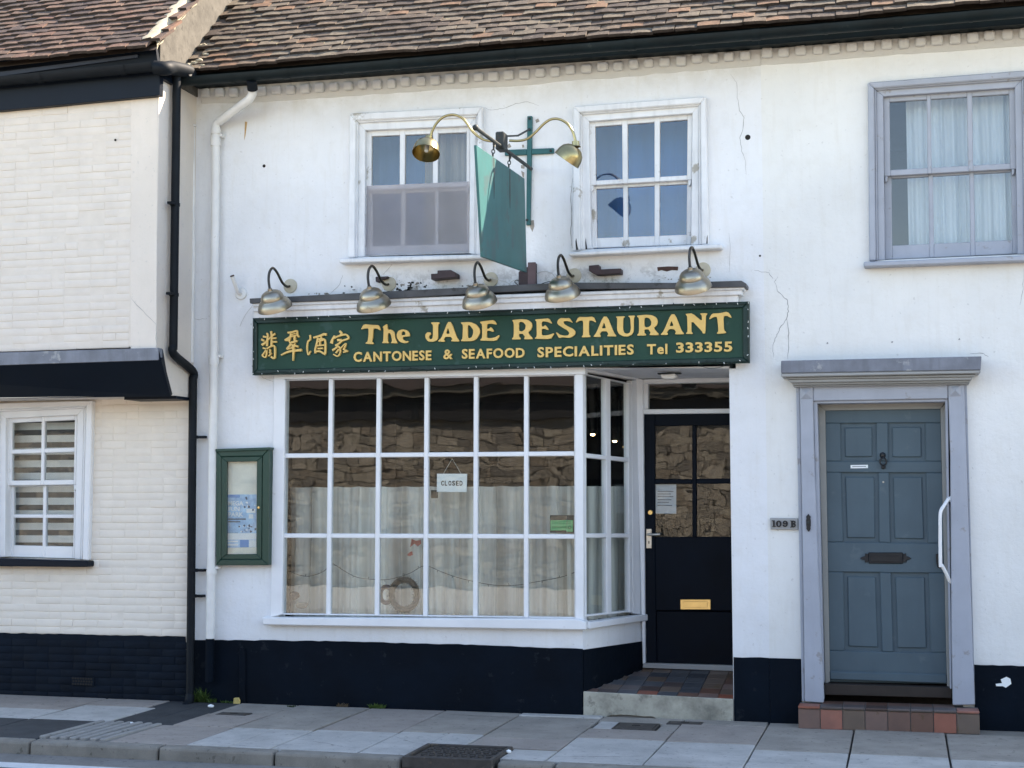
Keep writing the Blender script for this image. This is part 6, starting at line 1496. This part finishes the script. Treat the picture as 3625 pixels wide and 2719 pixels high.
# ceiling spots inside
for k, (p, lb) in enumerate(((zK(1470, 635), 'leftmost'), (zK(1662, 693), 'middle'), (zK(1768, 731), 'rightmost'))):
    c = at(p, 2.3 + k * .55); t = thing('ceiling_spot', 'lit warm ceiling spot inside the dining room, %s of three' % lb, 'ceiling light', c)
    lathe('spot_glow', [(0, -.012), (.012, -.010), (.019, -.003), (.020, .004)], c, (0, 0, 1), M['lamp_glow'], t, 14)
    lathe('spot_can', [(.037, .005), (.045, .007), (.045, 2.64 - c.z), (0, 2.64 - c.z)], c, (0, 0, 1), M['black_iron'], t, 14)

# ------------------------------------------------------------------ weeds and the yellow marker at the wall foot
def weed(label, px, n, h, sp, seed, col=(.055, .105, .022), Y=-.03):
    p = at(px, Y); p.z = gz(p.x); rn = random.Random(seed); bm = bmesh.new()
    for i in range(n):
        b = p + Vector((rn.uniform(-sp, sp), rn.uniform(-.02, .015), -.003)); d = Vector((rn.gauss(0, .55), rn.gauss(-.25, .3), 1)).normalized(); L = h * rn.uniform(.4, 1.0); s = Vector((rn.gauss(0, 1), rn.gauss(0, 1), 0)).normalized() * rn.uniform(.002, .0045)
        m_ = b + d * L * .55; e = b + d * L + Vector((d.x * .5, d.y * .5, -.25)) * L * .5
        v = [bm.verts.new(x) for x in (b + s, b - s, m_ - s * .9, m_ + s * .9, e)]; bm.faces.new((v[0], v[1], v[2], v[3])); bm.faces.new((v[3], v[2], v[4]))
    t = thing('weed', label, 'weed', p); obj('blades', bm, paint('weed_green_%d' % seed, col, .6, .35, 40), t)
weed('tall tuft of grass weed between the black pipe and white pipe', zQ(1735, 985), 130, .16, .055, 1)
weed('low grass weed right of the black pipe shoe', zQ(1830, 990), 90, .06, .05, 2)
weed('bright green tuft at the foot of the black plinth under the shop window', zR(1405, 590), 150, .055, .06, 3, (.075, .135, .028))
weed('dry brown tuft left of the green one under the shop window', zR(1130, 565), 60, .05, .04, 4, (.12, .085, .05))
weed('small moss tuft on the first slab joint under the menu case', zR(735, 572), 60, .022, .03, 5, (.03, .055, .02), -.12)
weed('tiny weed by the yellow marker', zR(230, 550), 40, .03, .05, 6)
ym = thing('marker_block', 'small worn yellow block standing at the foot of the plinth', 'marker', at(zR(302, 555), -.03))
prism('block', [zR(280, 490), zR(318, 487), zR(328, 510), zR(326, 556), zR(274, 556)], -.045, -.015, paint('yellow_paint', (.52, .40, .14), .6, .2, 40), ym, .004)
# black cable cover on the plinth
prism('plinth_cover', [zR(322, 100), zR(360, 95), zR(372, 130), zR(372, 560), zR(322, 555)], -.030, -.0145, M['black_wall'], rest, .006)

# ------------------------------------------------------------------ across the street (seen in the glass)
OY = -15.0
op = thing('stone_building', 'long low rubble-stone building across the street, reflected in the glass', 'building', (-2, OY, 0))
SM = tile_mat('rubble_stone', [(.27, .245, .21), (.21, .195, .17), (.31, .285, .24), (.25, .23, .20), (.17, .16, .145), (.34, .31, .265), (.23, .20, .165)], .1)
box('rubble_core', -26, 16, OY - .5, OY - .012, -.2, 2.98, paint('lime_mortar_wall', (.17, .155, .135), .9, .15, 3), op)
from mathutils import noise as mnoise
bm = bmesh.new(); rn = random.Random(77); z = 0.0
def wob(x, z):
    n1 = mnoise.noise(Vector((x * 1.9, z * 2.3, 4.0))); n2 = mnoise.noise(Vector((x * 1.9, z * 2.3, 19.0)))
    return (x + .10 * n1, min(2.97, max(-.1, z + .13 * n2)))
while z < 2.85:
    h = min(rn.uniform(.09, .21), 2.97 - z); x = -22.0 + rn.uniform(0, .2)
    while x < 14:
        w = rn.uniform(.10, .36); d = rn.uniform(.0, .018); g = .008
        parts = [(z, z + h)] if rn.random() < .72 or h < .18 else [(z, z + h * .5), (z + h * .5, z + h)]
        for a, b in parts:
            c = [(x + g, a + g), (x + w * .5, a + g - rn.uniform(0, .008)), (x + w - g, a + g), (x + w - g, b - g), (x + w * .5, b - g + rn.uniform(-.01, .008)), (x + g, b - g)]
            pts = [Vector((wob(px, pz)[0] + rn.uniform(-.012, .012), OY + d, wob(px, pz)[1] + rn.uniform(-.012, .012))) for px, pz in c]
            hexa(bm, pts, [p + Vector((0, -.08, 0)) for p in pts])
        x += w
    z += h
fixn(bm); kind(obj('rubble_stones', bm, SM, op), 'stuff')
box('boarded_frieze', -26, 16, OY - .5, OY + .10, 2.985, 3.42, paint('dark_board', (.020, .020, .022), .6), op)
for i in range(12): box('frieze_post', -24 + i * 3.1, -23.85 + i * 3.1, OY + .101, OY + .14, 2.99, 3.41, M['black_iron'], op)
box('eaves_board', -26, 16, OY - .3, OY + .28, 3.421, 3.58, M['cement'], op)
bm = bmesh.new(); bm.faces.new([bm.verts.new(v) for v in ((-26, OY + .35, 3.56), (16, OY + .35, 3.56), (16, OY - 3.2, 4.4), (-26, OY - 3.2, 4.4))]); obj('roof', bm, M['roof_deck'], op)
box('back_wall', -26, 16, OY - 3.3, OY - 3.1, -.2, 4.35, M['cement'], op)
